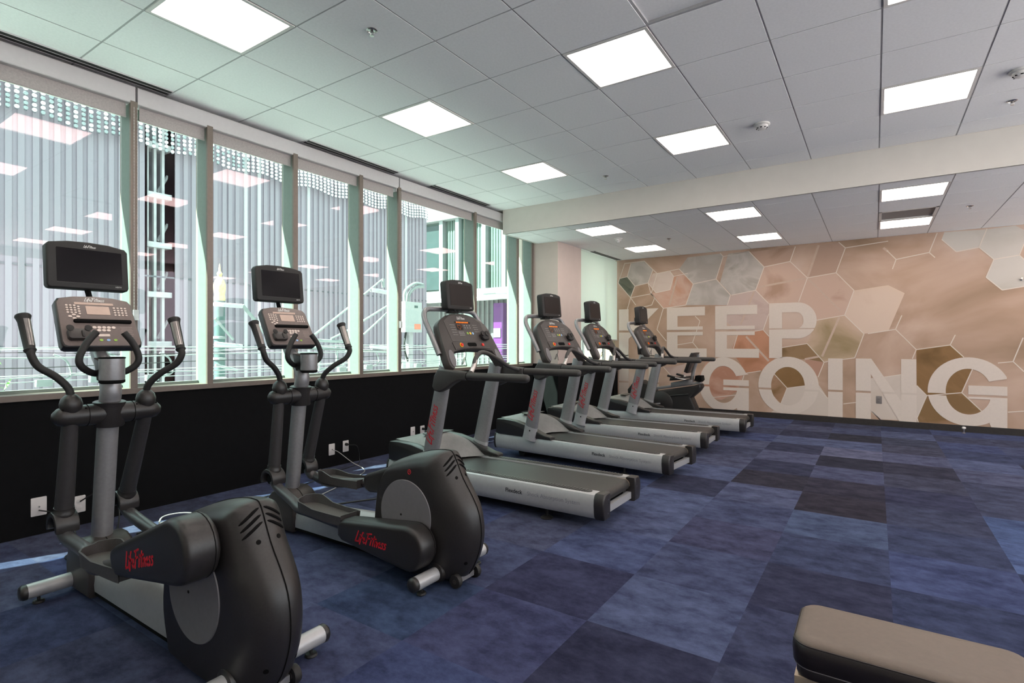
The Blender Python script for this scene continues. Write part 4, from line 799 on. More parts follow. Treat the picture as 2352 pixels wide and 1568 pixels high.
    for sg in (-1, 1):
        rx_, sw = E['ring'][sg], E['sweep'][sg]
        # upper handle
        hd = obj('handlebar', T([(-0.70, sg*0.165, 1.02), (-0.698+sw*0.15, sg*0.172, 1.075), (-0.695+sw*0.5, sg*0.215, 1.135), (-0.69+sw*0.85, sg*0.275, 1.185), (-0.69+sw, sg*0.298, 1.235), (-0.70+sw, sg*0.30, 1.265)], 0.0175, 12, n=5), M_rubber, R)
        g0, g1 = Vector((-0.70+sw, sg*0.30, 1.255)), Vector((-0.795+sw, sg*0.305, 1.435)); gd = (g1-g0).normalized()
        obj('grip', tube(new(), [g0, g0+gd*0.012, g0+gd*0.02, g0+gd*0.17, g1-gd*0.015, g1-gd*0.006, g1], [0.019, 0.026, 0.0225, 0.0255, 0.030, 0.033, 0.031], 16), M_rubber, hd)
        sgn = Vector((1, 0, 0.5)); s1 = g0+gd*0.03; s2 = g0+gd*0.175; nrm = (Vector((1, -sg*0.55, 0))-gd*gd.dot(Vector((1, -sg*0.55, 0)))).normalized(); sd = gd.cross(nrm)
        bm = new(); rr = []
        for q, (p_, r_) in enumerate(((s1, 0.0238), (s2, 0.0268))):
            rr.append([bm.verts.new(p_+(nrm*math.cos(a)+sd*math.sin(a))*r_) for a in [math.radians(x) for x in range(-48, 49, 16)]])
        for i in range(6): bm.faces.new((rr[0][i], rr[0][i+1], rr[1][i+1], rr[1][i]))
        bmesh.ops.solidify(bm, geom=bm.faces[:], thickness=0.0015)
        obj('pulse_sensor', bm, M_sensor, hd)
        obj('pivot_dome', lathe(new(), [(0, -0.055), (0.032, -0.045), (0.045, -0.018), (0.0475, 0.008), (0.041, 0.033), (0.026, 0.05), (0.018, 0.055), (0, 0.055)], 20, place((-0.70, sg*0.165, 0.992))), M_plastic, R)
        # lower swing arm and its ring joint
        a0, a1 = Vector((-0.71, sg*0.165, 0.91)), Vector((rx_, sg*0.165, 0.455))
        sa = obj('swing_arm', tube(new(), [a0, a0.lerp(a1, 0.1), a0.lerp(a1, 0.92), a1], [0.034, 0.035, 0.040, 0.041], 16), M_armgrey, R)
        dn = (a1-a0).normalized()
        obj('joint_collar', tube(new(), [a1-dn*0.02, a1, a1+dn*0.004, a1+dn*0.02, a1+dn*0.03], [0.0425, 0.044, 0.047, 0.048, 0.045], 18), M_plastic, sa)
        J = a1+dn*0.075
        bm = new(); arcn = []
        for k in range(13):
            a = math.radians(-20+220*k/12); arcn.append((J.x+0.074*math.cos(a), J.z+0.074*math.sin(a)))
        inn = [(J.x+0.050*math.cos(math.radians(-20+220*k/12)), J.z+0.050*math.sin(math.radians(-20+220*k/12))) for k in range(13)][::-1]
        prism(bm, arcn+inn, 'y', sg*0.165-0.05, sg*0.165+0.05, 0.008)
        obj('joint_ring', bm, M_plastic, sa)
        # link tube to the pedal
        pf, pin = E['pedal'][sg], E['pin'][sg]
        vy = sg*0.192
        lk = obj('link_tube', T([(J.x, sg*0.165, J.z), (J.x+0.06, sg*0.167, J.z-0.05), (pf[0]-0.10, sg*0.18, pf[1]-0.005), (pf[0]-0.02, vy, pf[1]-0.03), (pf[0]+0.10, vy, pf[1]-0.035), (E['cover'][sg][0]+0.05, vy, E['cover'][sg][1])], 0.032, 14, n=5), M_tubegrey, R)
        obj('joint_ball', lathe(new(), [(0, -0.038), (0.03, -0.028), (0.04, 0), (0.03, 0.028), (0, 0.038)], 14, place((J.x, sg*0.165, J.z), (0, 1, 0))), M_seam, lk)
        # pedal tray: floor and raised rim
        ang = math.atan2(E['cover'][sg][1]-pf[1], E['cover'][sg][0]-pf[0])*0.3
        pr = empty('pedal', (pf[0], sg*0.182, pf[1])); pr.parent = R; pr.rotation_euler = (0, -ang, 0)
        Lp = 0.44; half = 0.072
        outl = [(Lp, -half+0.012), (Lp-0.012, -half), (0.10, -half), (0.05, -half*0.9), (0.02, -half*0.62), (0.0, 0.0), (0.02, half*0.62), (0.05, half*0.9), (0.10, half), (Lp-0.012, half), (Lp, half-0.012)]
        outl = [(p.x, p.y) for p in spline([(a, b, 0) for a, b in outl], 3)]
        obj('tray_floor', prism(new(), outl, 'z', -0.012, 0.004), M_tread, pr)
        bm = new(); rows = []
        for q, (a, b) in enumerate(outl):
            t_ = a/Lp; inner = b*sg < 0
            hh = 0.034+0.014*max(0, 1-t_*2.2)+(0.022*max(0, 1-abs(t_-0.22)*3.0) if inner else 0.0)-0.012*max(0, 1-abs(t_-0.55)*3.5)
            s_ = Vector((0.25, 0)); nv = (Vector((a, b))-Vector((Lp*0.5, 0))); nv = Vector((nv.x*0.3, nv.y)).normalized()
            rows.append([bm.verts.new((a, b, -0.022)), bm.verts.new((a+nv.x*0.004, b+nv.y*0.006, hh)), bm.verts.new((a-nv.x*0.004, b-nv.y*0.002, hh)), bm.verts.new((a-nv.x*0.006, b-nv.y*0.006, -0.02))])
        for a, b in zip(rows[:-1], rows[1:]):
            for i in range(4): bm.faces.new((a[i], a[(i+1) % 4], b[(i+1) % 4], b[i]))
        for i in range(4): bm.faces.new((rows[-1][i], rows[-1][(i+1) % 4], rows[0][(i+1) % 4], rows[0][i]))
        obj('tray_rim', bm, M_pedal, pr)
        # crank cover
        cf = E['cover'][sg]
        prof = hull_profile(cf[0], cf[1], 0.062, pin[0], pin[1], 0.120)
        ya, yb = sorted((sg*0.132, sg*0.258))
        cv = obj('crank_cover', prism(new(), prof, 'y', ya, yb, 0.026, 4), M_plastic, R)
        yi = sg*0.158
        obj('seam', prism(new(), [(cf[0]+(a-cf[0])*1.002, cf[1]+(b-cf[1])*1.002) for a, b in hull_profile(cf[0], cf[1], 0.0623, pin[0], pin[1], 0.1204)], 'y', yi-0.0012, yi+0.0012), M_seam, cv)
        th = math.atan2(pin[1]-cf[1], pin[0]-cf[0]); mid = Vector(cf).lerp(Vector(pin), 0.47); ux = Vector((math.cos(th), 0, math.sin(th)))*(1 if sg < 0 else -1)
        mt = frame_mtx((mid.x, sg*0.2577, mid.y-0.005), ux, (-math.sin(th), 0, math.cos(th)))
        obj('lettering', script_bm(0.060, mt, 0.10), M_red, cv)
        for fx in (0.28, 0.93):
            q = Vector(cf).lerp(Vector(pin), fx); rr_ = 0.062+(0.120-0.062)*fx
            obj('screw_hole', lathe(new(), [(0, 0), (0.0065, 0), (0.0065, 0.003), (0, 0.003)], 10, place((q.x-math.sin(th)*rr_*0.80, sg*0.2495, q.y+math.cos(th)*rr_*0.80), (0, sg, 0.75))), M_seam, cv)
        # disc let into the housing side
        dk = obj('crank_disc', lathe(new(), [(0, 0.0), (0.19, 0.0), (0.193, 0.004), (0.19, 0.009), (0, 0.009)], 56, place((0.425, sg*0.120, 0.345), (0, sg, 0))), M_disc, R)
        obj('screw_hole', lathe(new(), [(0, 0.008), (0.006, 0.008), (0.006, 0.0105), (0, 0.0105)], 10, place((0.425-0.03, sg*0.120, 0.30 if E['flip'] else 0.34), (0, sg, 0))), M_seam, dk)
    # drive housing
    bm, loop = housing_bm(); hs = obj('drive_housing', bm, M_plastic, R, 50)
    pts = [(p.x+0.0012*(1 if p.x > 0.5 else 0), 0, p.y+0.0006) for p in loop if (p.x > 0.24 and p.y > 0.05)]
    pts.sort(key=lambda q: -math.atan2(q[2]-0.33, q[0]-0.40)); obj('seam', tube(new(), pts, 0.0022, 6), M_seam, hs)
    from mathutils.bvhtree import BVHTree
    hm = hs.data; bvh = BVHTree.FromPolygons([v.co for v in hm.vertices], [p.vertices for p in hm.polygons])
    def hit(x, y, z, d=(1, 0, 0)):
        d = Vector(d).normalized(); r = bvh.ray_cast(Vector((x, y, z))+d*0.6, -d)
        return (r[0], r[1]) if r[0] is not None else bvh.find_nearest(Vector((x, y, z)))[:2]
    for sg in (-1, 1):
        for k in range(3):
            out = [hit(0.62, sg*(0.010+0.072*u), 0.682-0.024*k-0.050*u**1.3)[0] for u in (0.0, 0.12, 0.3, 0.5, 0.7, 0.88, 1.0)]
            obj('vent_slot', tube(new(), out, [0.002, 0.005, 0.006, 0.006, 0.006, 0.005, 0.002], 8), M_seam, hs)
        for (yy, zz, rr_) in ((0.040, 0.572, 0.009), (0.060, 0.135, 0.010)):
            p_, n_ = hit(0.7, sg*yy, zz); obj('screw_hole', lathe(new(), [(0, -0.001), (rr_, -0.001), (rr_, 0.0015), (0, 0.0015)], 12, place(p_, n_)), M_seam, hs)
        p_, n_ = hit(0.455, sg*0.1, 0.585, (0, sg, 0)); mb_ = place(p_, n_); obj('badge', tube(tube(new(), [mb_ @ Vector((0.011*math.cos(q*PI/9), 0.013*math.sin(q*PI/9), 0.0005)) for q in range(19)], 0.0016, 6), [mb_ @ Vector((0.004*math.sin(q), 0.0025*q-0.006, 0.0005)) for q in range(6)], 0.0014, 6), M_red, hs)
        obj('stabilizer_boss', lathe(new(), [(0.048, -0.05), (0.055, -0.02), (0.05, 0.012), (0.04, 0.016)], 18, place((0.65, sg*0.115, 0.072), (0, sg, 0))), M_plastic, hs)
    # fixed inner handles and the cup holder
    for sg in (-1, 1):
        obj('fixed_handle', tube(new(), spline([(-0.705, sg*0.02-0.01, 1.145), (-0.66, sg*0.07-0.02, 1.15), (-0.635, sg*0.118-0.025, 1.185), (-0.63, sg*0.128-0.025, 1.23), (-0.64, sg*0.10-0.02, 1.30), (-0.655, sg*0.06-0.015, 1.355)], 6), 0.0165, 12), M_rubber, R)
    ch = obj('cup_holder', lathe(new(), [(0.042, 0.0), (0.052, 0.006), (0.054, 0.02), (0.054, 0.122), (0.050, 0.122), (0.048, 0.02), (0, 0.016)], 28, place((-0.556, -0.043, 1.105))), M_silver, R)
    obj('rim', lathe(new(), [(0.0485, 0.118), (0.056, 0.118), (0.057, 0.124), (0.0485, 0.126)], 28, place((-0.556, -0.043, 1.105))), M_seam, ch)
    obj('bottom_ring', lathe(new(), [(0.045, -0.006), (0.0545, 0.0), (0.055, 0.012), (0.045, 0.012)], 28, place((-0.556, -0.043, 1.105))), M_seam, ch)
    obj('accessory_tray', prism(new(), [(-0.70, 1.225), (-0.60, 1.205), (-0.61, 1.12), (-0.66, 1.11)], 'y', -0.075, 0.005, 0.008), M_plastic, R)
    # console
    tilt = 0.53; cc = Vector((-0.845, 0, 1.415)); m = frame_mtx(cc, (0, 1, 0), (-math.sin(tilt), 0, math.cos(tilt)))
    w, h = 0.362, 0.315
    body = [(w/2-0.02, -h/2), (w/2-0.006, -h/2+0.008), (w/2, -h/2+0.03), (w/2-0.008, h/2-0.04), (w/2-0.022, h/2-0.016), (w/4, h/2), (0, h/2+0.006), (-w/4, h/2), (-w/2+0.022, h/2-0.016), (-w/2+0.008, h/2-0.04), (-w/2, -h/2+0.03), (-w/2+0.006, -h/2+0.008), (-w/2+0.02, -h/2)]
    cs = obj('console', merge(new(), prism(new(), body, 'z', -0.055, 0.0, 0.012, 3), m), M_plastic, R)
    obj('face_plate', plate(new(), [(a*0.955, b*0.955) for a, b in body], m, 0.003, 0.0012), M_face, cs)
    F = lambda poly, th=0.0045: plate(new(), poly, m, th)
    obj('display_panel', F(rrect(0.175, 0.014, 0.002, 2, -0.005, 0.108)), M_lcd, cs)
    obj('display', F(rrect(0.106, 0.052, 0.002, 2, 0.006, 0.066), 0.005), M_lcd, cs)
    bm = new()
    for i in range(4):
        for j in range(4):
            plate(bm, circ(0.0058, 10, -0.128+i*0.0165, 0.093-j*0.0145+(-0.006 if i == 3 else 0), 0.8), m, 0.006)
            plate(bm, circ(0.0058, 10, 0.082+i*0.0175, 0.086-j*0.0150, 0.8), m, 0.006)
    for a in range(4): plate(bm, circ(0.009, 10, -0.105+0.017*math.cos(a*PI/2), 0.025+0.011*math.sin(a*PI/2), 0.6), m, 0.006)
    tag(obj('keypad', bm, M_btn, cs), 'round pale keys in two blocks', kind='stuff')
    bm = new()
    for i in range(5): plate(bm, circ(0.0095, 12, -0.028+i*0.0215, -0.040, 0.8), m, 0.006)
    for i in range(3): plate(bm, circ(0.0095, 12, -0.010+i*0.0215, -0.058, 0.8), m, 0.006)
    plate(bm, rrect(0.052, 0.014, 0.002, 2, 0.008, -0.088), m, 0.005)
    tag(obj('workout_keys', bm, M_btn, cs), 'larger pale keys below the ledge', kind='stuff')
    for cx_, mm_ in ((-0.01, M_btng), (0.022, M_btnb), (0.054, M_btng)): obj('key', F(circ(0.0085, 12, cx_, -0.118, 0.8), 0.006), mm_, cs)
    obj('reading_ledge', merge(new(), prism(new(), rrect(0.262, 0.020, 0.008, 3, 0.018, -0.004), 'z', 0.0, 0.016, 0.004), m), M_seam, cs)
    pk = obj('pocket', merge(new(), prism(new(), rrect(0.098, 0.062, 0.016, 4, -0.105, -0.092), 'z', 0.0, 0.032, 0.008), m), M_plastic2, cs)
    obj('clip', merge(new(), prism(new(), rrect(0.013, 0.040, 0.006, 3, -0.092, -0.095), 'z', 0.03, 0.037, 0.002), m), M_plastic, cs)
    for dx in (-0.143, -0.066): obj('cup', merge(new(), lathe(new(), [(0, 0.03), (0.015, 0.03), (0.017, 0.035), (0, 0.04)], 14, Matrix.Translation((dx, -0.062, 0))), m), M_rubber, cs)
    obj('lettering', script_bm(0.022, m @ Matrix.Translation((0.0, 0.132, 0.0035)), 0.09), M_logow, cs)
    bm = new()
    for j in range(6): plate(bm, rrect(0.05 if j % 2 else 0.058, 0.0035, 0.001, 1, 0.118, -0.036-j*0.011), m, 0.0036)
    tag(obj('small_print', bm, M_face if False else mat('print_grey', (0.28, 0.22, 0.2, 1), 0.5), cs), kind='stuff')
    # screen on its stem
    ob = tv_unit(R, (-0.945+E['tvx'], 0, 1.722), 0.10, 0.372, 0.262, 0.06, M_screen)
    obj('stem', T([(-0.99+E['tvx'], 0, 1.62), (-0.955, 0, 1.52)], 0.014, 10), M_seam, ob)
    return R
def tv_unit(par, c, tilt, w, h, d, screen_m, small=False):
    m = frame_mtx(c, (0, 1, 0), (-math.sin(tilt), 0, math.cos(tilt)))
    r_ = 0.018
    body = [(w/2, -h/2+r_), (w/2, h/2-0.036), (w/2-0.014, h/2-0.018), (w/4, h/2-0.003), (0, h/2+0.001), (-w/4, h/2-0.003), (-w/2+0.014, h/2-0.018), (-w/2, h/2-0.036), (-w/2, -h/2+r_), (-w/2+0.006, -h/2+0.005), (-w/2+r_, -h/2), (w/2-r_, -h/2), (w/2-0.006, -h/2+0.005)]
    b = obj('screen_housing', merge(new(), prism(new(), body, 'z', -d, 0.0, 0.010, 3), m), M_rubber, par)
    sw, sh = w*0.80, h*0.70
    obj('screen', plate(new(), rrect(sw, sh, 0.003, 1, 0.012*w, -0.004), m, 0.0015), screen_m, b, smooth=0)
    obj('trim_line', plate(new(), rrect(sw, 0.0016, 0.0005, 1, 0.012*w, -0.006-sh/2), m, 0.002), M_plastic2, b, smooth=0)
    obj('lettering', script_bm(0.0135, m @ Matrix.Translation((0.012*w, h/2-0.026, 0.0004)), 0.09), M_logow, b)
    obj('lettering', text_bm('HDTV', 0.011, m @ Matrix.Translation((w*0.36, -h/2+0.022, 0.0008)), 0.0004), M_logow, b, smooth=0)
    return b
E1 = dict(ring={-1: -0.795, 1: -0.935}, sweep={-1: -0.075, 1: 0.10}, pedal={-1: (-0.365, 0.335), 1: (-0.52, 0.285)}, cover={-1: (0.07, 0.425), 1: (-0.08, 0.19)}, flip=False, tvx=-0.03, pin={-1: (0.535, 0.560), 1: (0.34, 0.16)})
E2 = dict(ring={-1: -0.765, 1: -0.855}, sweep={-1: 0.02, 1: 0.13}, pedal={-1: (-0.425, 0.275), 1: (-0.715, 0.335)}, cover={-1: (0.055, 0.215), 1: (-0.17, 0.375)}, flip=False, tvx=0.0, pin={-1: (0.555, 0.215), 1: (0.295, 0.475)})
make_elliptical((-2.6, 1.166, 0), math.radians(68), 'elliptical trainer nearest the camera at far left, its near crank cover raised', E1)
make_elliptical((-2.6, 2.295, 0), math.radians(-45), 'second elliptical trainer, in front of the nearest treadmill, its near crank cover lowered', E2)

# ------------------------------------------------------------ treadmills
def sect(bm, rows, cap=True):
    R_ = [[bm.verts.new(p) for p in r] for r in rows]; n = len(R_[0])
    for a, b in zip(R_[:-1], R_[1:]):
        for i in range(n): bm.faces.new((a[i], a[(i+1) % n], b[(i+1) % n], b[i]))
    if cap: bm.faces.new(R_[0]); bm.faces.new(R_[-1])
    return bm
def make_treadmill():
    R = empty('treadmill', (0, 0, 0))
    ZB, ZT = 0.085, 0.255
    obj('deck_frame', B((-1.98, -0.24, 0.10), (-0.10, 0.24, 0.205)), M_seam, R, smooth=0)
    # running belt over the rear roller
    prof = [(-1.60, 0.244), (-0.09, 0.244)]+[(-0.085+0.042*math.sin(a), 0.202+0.042*math.cos(a)) for a in [math.radians(q) for q in range(15, 181, 15)]]+[(-0.30, 0.16), (-0.30, 0.19), (-1.60, 0.20)]
    obj('running_belt', prism(new(), prof, 'y', -0.232, 0.232), M_belt, R)
    wr = [(-0.145, 0.2446), (-0.09, 0.2446)]+[(-0.085+0.0426*math.sin(a), 0.202+0.0426*math.cos(a)) for a in [math.radians(q) for q in range(15, 120, 15)]]
    bm = new(); wv = [[bm.verts.new((a, y, b)) for a, b in wr] for y in (0.222, 0.2325)]
    for i in range(len(wr)-1): bm.faces.new((wv[0][i], wv[0][i+1], wv[1][i+1], wv[1][i]))
    obj('worn_edge', bm, mat('belt_wear', (0.35, 0.26, 0.19, 1), 0.9, noise=0.4, scale=120), R)
    for sg in (-1, 1):
        o = lambda v: sg*v
        pr = [(0.234, ZB+0.012), (0.234, 0.232), (0.238, ZT), (0.318, ZT), (0.332, ZT-0.006), (0.343, 0.222), (0.349, 0.178), (0.347, 0.135), (0.338, 0.10), (0.326, ZB)]
        sr = obj('side_rail', prism(new(), [(o(a), b) for a, b in pr], 'x', -2.085, -0.075), M_silver2, R, 30)
        obj('rail_end', prism(new(), [(o(a*1.004), b) for a, b in pr], 'x', -2.11, -2.085, 0.004), M_rubber, sr)
        ec = obj('end_cap', prism(new(), [(o(0.228), ZB-0.004), (o(0.228), ZT+0.004), (o(0.322), ZT+0.004), (o(0.348), 0.222), (o(0.353), 0.178), (o(0.343), 0.105), (o(0.328), ZB-0.004)], 'x', -0.078, 0.0, 0.012, 3), M_plastic, R)
        for z_ in (0.12, 0.19, 0.215): obj('screw', lathe(new(), [(0, 0), (0.004, 0), (0.004, 0.002), (0, 0.002)], 8, place((-0.0005, sg*0.27, z_), (1, 0, 0))), M_metal, ec)
        gs = obj('grip_strip', prism(new(), [(a, sg*0.278+b) for a, b in rrect(1.30, 0.064, 0.03, 5, -0.77, 0)], 'z', ZT-0.002, ZT+0.003), M_grip, R)
        bm = new()
        for k in range(50):
            for dv in (-0.016, 0.005, 0.022):
                prism(bm, [(-1.37+0.0246*k+a, sg*0.278+dv-0.002+b) for a, b in circ(0.0085, 6, 0, 0, 0.9)], 'z', ZT+0.002, ZT+0.0065)
        tag(obj('grip_bumps', bm, M_bump, gs), 'raised studs on the foot strip', kind='stuff')
        # upright
        a0, a1 = Vector((-1.60, sg*0.345, ZT-0.01)), Vector((-1.402, sg*0.352, 1.10))
        U = obj('upright', tube(new(), [a0, a0.lerp(a1, .3), a0.lerp(a1, .7), a1], [0.079, 0.078, 0.074, 0.066], 22, flat=0.56, flatdir=(0, 1, 0)), M_silver, R)
        col_t = a0.lerp(a1, 0.155)
        obj('base_collar', tube(new(), [a0-(a1-a0)*0.01, a0.lerp(a1, .02), col_t], [0.086, 0.083, 0.0815], 22, flat=0.57, flatdir=(0, 1, 0)), M_silver2, U)
        p_ = a0.lerp(a1, 0.11); obj('bolt', lathe(new(), [(0, 0), (0.008, 0), (0.008, 0.003), (0, 0.003)], 10, place((p_.x+0.02, p_.y-0.0470, p_.z), (0, -1, 0))), M_seam, U)
        # handrail, its bracket and seam
        hv = sg*0.415
        hr = obj('handrail', tube(new(), [(-1.16, hv, 1.036), (-0.60, hv, 1.036), (-0.575, hv, 1.036), (-0.562, hv, 1.036), (-0.555, hv, 1.036)], [0.031, 0.0315, 0.030, 0.024, 0.012], 18), M_hrail, R)
        br = [(-1.12, 1.068), (-1.36, 1.083), (-1.415, 1.085), (-1.455, 1.03), (-1.475, 0.94), (-1.45, 0.905), (-1.40, 0.897), (-1.33, 0.925), (-1.26, 0.972), (-1.20, 0.998), (-1.12, 1.004)]
        ya, yb = sorted((sg*0.375, sg*0.447)); obj('bracket', prism(new(), br, 'y', ya, yb, 0.016, 3), M_hrail, hr)
        obj('seam', lathe(new(), [(0.0325, -0.002), (0.0335, -0.002), (0.0335, 0.002), (0.0325, 0.002)], 18, place((-1.12, hv, 1.036), (1, 0, 0))), M_seam, hr)
        # foot under the rail
        obj('levelling_foot', lathe(new(), [(0.045, 0), (0.048, 0.006), (0.03, 0.018), (0.012, 0.02), (0.012, 0.11), (0, 0.11)], 18, place((-0.49, sg*0.27, 0))), M_rubber, R)
        obj('lift_wheel', lathe(new(), [(0, -0.02), (0.045, -0.02), (0.048, 0), (0.045, 0.02), (0, 0.02)], 16, place((-1.8, sg*0.2, 0.048), (0, 1, 0))), M_rubber, R)
        obj('wheel_arm', B((-1.83, sg*0.2-0.03, 0.048), (-1.77, sg*0.2+0.03, 0.11)), M_seam, R, smooth=0)
        # dark flank of the motor hood
        fk = [(-2.075, ZT), (-2.075, 0.395), (-2.06, 0.42), (-1.95, 0.425), (-1.80, 0.415), (-1.66, 0.385), (-1.52, 0.335), (-1.40, 0.295), (-1.33, 0.285), (-1.315, 0.275), (-1.315, ZT)]
        ya, yb = sorted((sg*0.262, sg*0.352)); obj('hood_flank', prism(new(), fk, 'y', ya, yb, 0.007), M_plastic, R)
        # near-side lettering on the upright, wrapped on the oval tube
        if sg < 0:
            ax = (a1-a0).normalized(); c_ = a0.lerp(a1, 0.44)
            mt = frame_mtx(c_, ax, (0, -1, 0) if False else Vector((0, -1, 0)).cross(ax))
            def warp(c, r=0.0765):
                b_ = max(-0.95, min(0.95, c.y/r)); return Vector((c.x, c.y, 0.56*r*math.sqrt(1-b_*b_)+0.0012+c.z))
            obj('lettering', script_bm(0.080, mt @ Matrix.Translation((0, 0, 0)), 0.072, lambda c: warp(Vector((c.x, c.y+0.012, c.z)))), M_red, U)
            mt = frame_mtx((-0.52, -0.3497, 0.175), (1, 0, 0), (0, 0, 1))
            obj('lettering', text_bm('Flexdeck', 0.042, frame_mtx((-0.735, -0.3497, 0.180), (1, 0, 0), (0, 0, 1)), 0.0006, bold=0.0008), M_inkdark, sr, smooth=0)
            obj('lettering', text_bm('Shock Absorption System', 0.042, frame_mtx((-0.395, -0.3497, 0.180), (1, 0, 0), (0, 0, 1)), 0.0006), M_inkgrey, sr, smooth=0)
    obj('rear_crossbar', B((-0.065, -0.25, 0.10), (-0.03, 0.25, 0.15), 0.004), M_silver2, R)
    # motor hood: pale top with a scooped rear between two arms
    bm = new(); nv, nu = 16, 14; G = []
    for i in range(nv+1):
        v = -0.265+0.53*i/nv; q = abs(v)/0.265; row = []
        xr = -1.585+0.17*q**2.2
        for j in range(nu+1):
            u = j/nu; x = -2.07+(xr+2.07)*u
            crown = 0.428+0.045*(1-q*q)*min(1, u*3)*(1-max(0, u-0.75)*1.2)
            fall = max(0, (u-0.62)/0.38); z = crown-(crown-0.262)*(fall**1.3)
            z -= 0.05*q**3*min(1, u*1.5)
            row.append(bm.verts.new((x, v, max(z, 0.258))))
        G.append(row)
    for i in range(nv):
        for j in range(nu): bm.faces.new((G[i][j], G[i+1][j], G[i+1][j+1], G[i][j+1]))
    fr = [bm.verts.new((G[i][0].co.x, G[i][0].co.y, 0.2)) for i in range(nv+1)]
    for i in range(nv): bm.faces.new((G[i][0], G[i+1][0], fr[i+1], fr[i]))
    hd = obj('motor_hood', bm, M_hood, R, 60)
    obj('hood_panel', prism(new(), [(-1.86, -0.14), (-1.86, 0.14), (-1.76, 0.17), (-1.76, -0.17)], 'z', 0.4715, 0.478), M_plastic2, hd)
    obj('lettering', script_bm(0.03, frame_mtx((-1.95, 0.03, 0.474), (0, 1, 0), (-1, 0, 0)), 0.1), M_inkdark, hd)
    # console on a plane sloping down towards the runner
    sl = Vector((0.24, 0, -0.46)).normalized(); top = Vector((-1.552, 0, 1.552))
    m = frame_mtx(top, (0, 1, 0), -sl)                          # local x = across, y = up the slope, z = out of the face
    side = [(0.10, 0.002), (0.20, -0.022), (0.28, -0.060), (0.325, -0.100), (0.345, -0.145), (0.372, -0.300), (0.392, -0.445), (0.390, -0.490), (0.372, -0.520), (0.345, -0.524), (0.318, -0.500), (0.295, -0.430), (0.268, -0.372), (0.15, -0.352), (0.0, -0.345)]
    outl = [(0, 0.006)]+side+[(-a, b) for a, b in side[::-1][1:]]
    cs = obj('console', merge(new(), prism(new(), outl, 'z', -0.075, 0.0, 0.010, 2), m), M_plastic2, R)
    P_ = lambda poly, th=0.003: plate(new(), poly, m, th)
    obj('control_panel', P_([(0.255, -0.08), (0.15, -0.018), (0, -0.008), (-0.15, -0.018), (-0.255, -0.08), (-0.245, -0.275), (0.245, -0.275)], 0.002), mat('panel_dark', (0.06, 0.05, 0.047, 1), 0.4, noise=0.03), cs)
    obj('lettering', script_bm(0.026, m @ Matrix.Translation((-0.01, -0.045, 0.003)), 0.09), M_logow, cs)
    obj('message_display', P_(rrect(0.22, 0.020, 0.003, 2, -0.01, -0.088), 0.003), M_screen2, cs)
    obj('message', text_bm('OR PRESS QUICK START', 0.0155, m @ Matrix.Translation((-0.012, -0.088, 0.0036)), 0.0003), M_led, cs, smooth=0)
    hp = obj('profile_display', P_(rrect(0.085, 0.055, 0.003, 2, -0.075, -0.135), 0.003), M_screen2, cs)
    obj('heart_outline', tube(new(), [m @ Vector((-0.075+0.026*math.sin(a)**3, -0.133+0.0016*(13*math.cos(a)-5*math.cos(2*a)-2*math.cos(3*a)-math.cos(4*a)), 0.0035)) for a in [2*PI*k/24 for k in range(25)]], 0.0014, 5), mat('led_dim', srgb(190, 110, 60), 0.5), cs)
    bm = new()
    for i in range(4):
        for j in range(5): plate(bm, circ(0.0046, 8, -0.190+i*0.0165, -0.115-j*0.024), m, 0.004)
        for j in range(4): plate(bm, circ(0.0046, 8, 0.125+i*0.0165, -0.112-j*0.022), m, 0.004)
    for i in range(3):
        for j in range(2): plate(bm, circ(0.0065, 8, 0.0+i*0.036, -0.118-j*0.022), m, 0.004)
    for i in range(4):
        for j in range(3): plate(bm, rrect(0.014, 0.008, 0.003, 2, -0.105+i*0.019, -0.185-j*0.015), m, 0.004)
    tag(obj('keypad', bm, mat('key_grey', (0.30, 0.28, 0.27, 1), 0.5), cs), 'small grey keys', kind='stuff')
    for cx_, mm_ in ((0.005, M_btng), (0.043, M_btny), (0.079, M_btnb)): obj('speed_key', P_(circ(0.012, 12, cx_, -0.195), 0.005), mm_, cs)
    tr = obj('lower_tray', P_([(0.255, -0.285), (0.245, -0.355), (0.12, -0.342), (0, -0.338), (-0.12, -0.342), (-0.245, -0.355), (-0.255, -0.285), (0, -0.272)], 0.006), M_plastic2, cs)
    obj('well', P_(rrect(0.125, 0.036, 0.017, 4, 0.0, -0.308), 0.0075), M_seam, cs)
    sp = obj('stop_button', P_(circ(0.021, 18, -0.150, -0.312), 0.009), M_ring, cs); obj('button_cap', P_(circ(0.0145, 16, -0.146, -0.312), 0.016), M_stop, cs)
    obj('emergency_clip', P_(rrect(0.026, 0.026, 0.006, 3, 0.150, -0.312), 0.014), M_stop, cs)
    ph = obj('bottle_pocket', merge(new(), prism(new(), rrect(0.105, 0.07, 0.028, 5, 0.215, -0.235), 'z', 0.0, 0.035, 0.012), m), M_rubber, cs)
    for dx in (0.180, 0.240): obj('cup_ring', merge(new(), lathe(new(), [(0.017, 0.03), (0.026, 0.032), (0.026, 0.042), (0.018, 0.04)], 16, Matrix.Translation((dx, -0.212, 0))), m), M_rubber, cs)
    for sg in (-1, 1): obj('oval_pad', P_([(sg*(0.330+a), b-0.432) for a, b in [(c*math.cos(.16)-d*math.sin(.16), c*math.sin(.16)+d*math.cos(.16)) for c, d in circ(0.036, 22, 0, 0, 2.2)]], 0.004), M_disc, cs)
    # bent tube that carries the screen
    L_ = [(-1.44, -0.392, 1.20), (-1.53, -0.388, 1.36), (-1.615, -0.375, 1.49), (-1.645, -0.35, 1.555), (-1.655, -0.30, 1.585), (-1.65, -0.2, 1.592)]
    obj('screen_bracket', tube(new(), spline(L_+[(-1.65, 0.0, 1.595)]+[(a, -b, c) for a, b, c in L_[::-1]], 5), 0.0225, 12), M_silver, R)
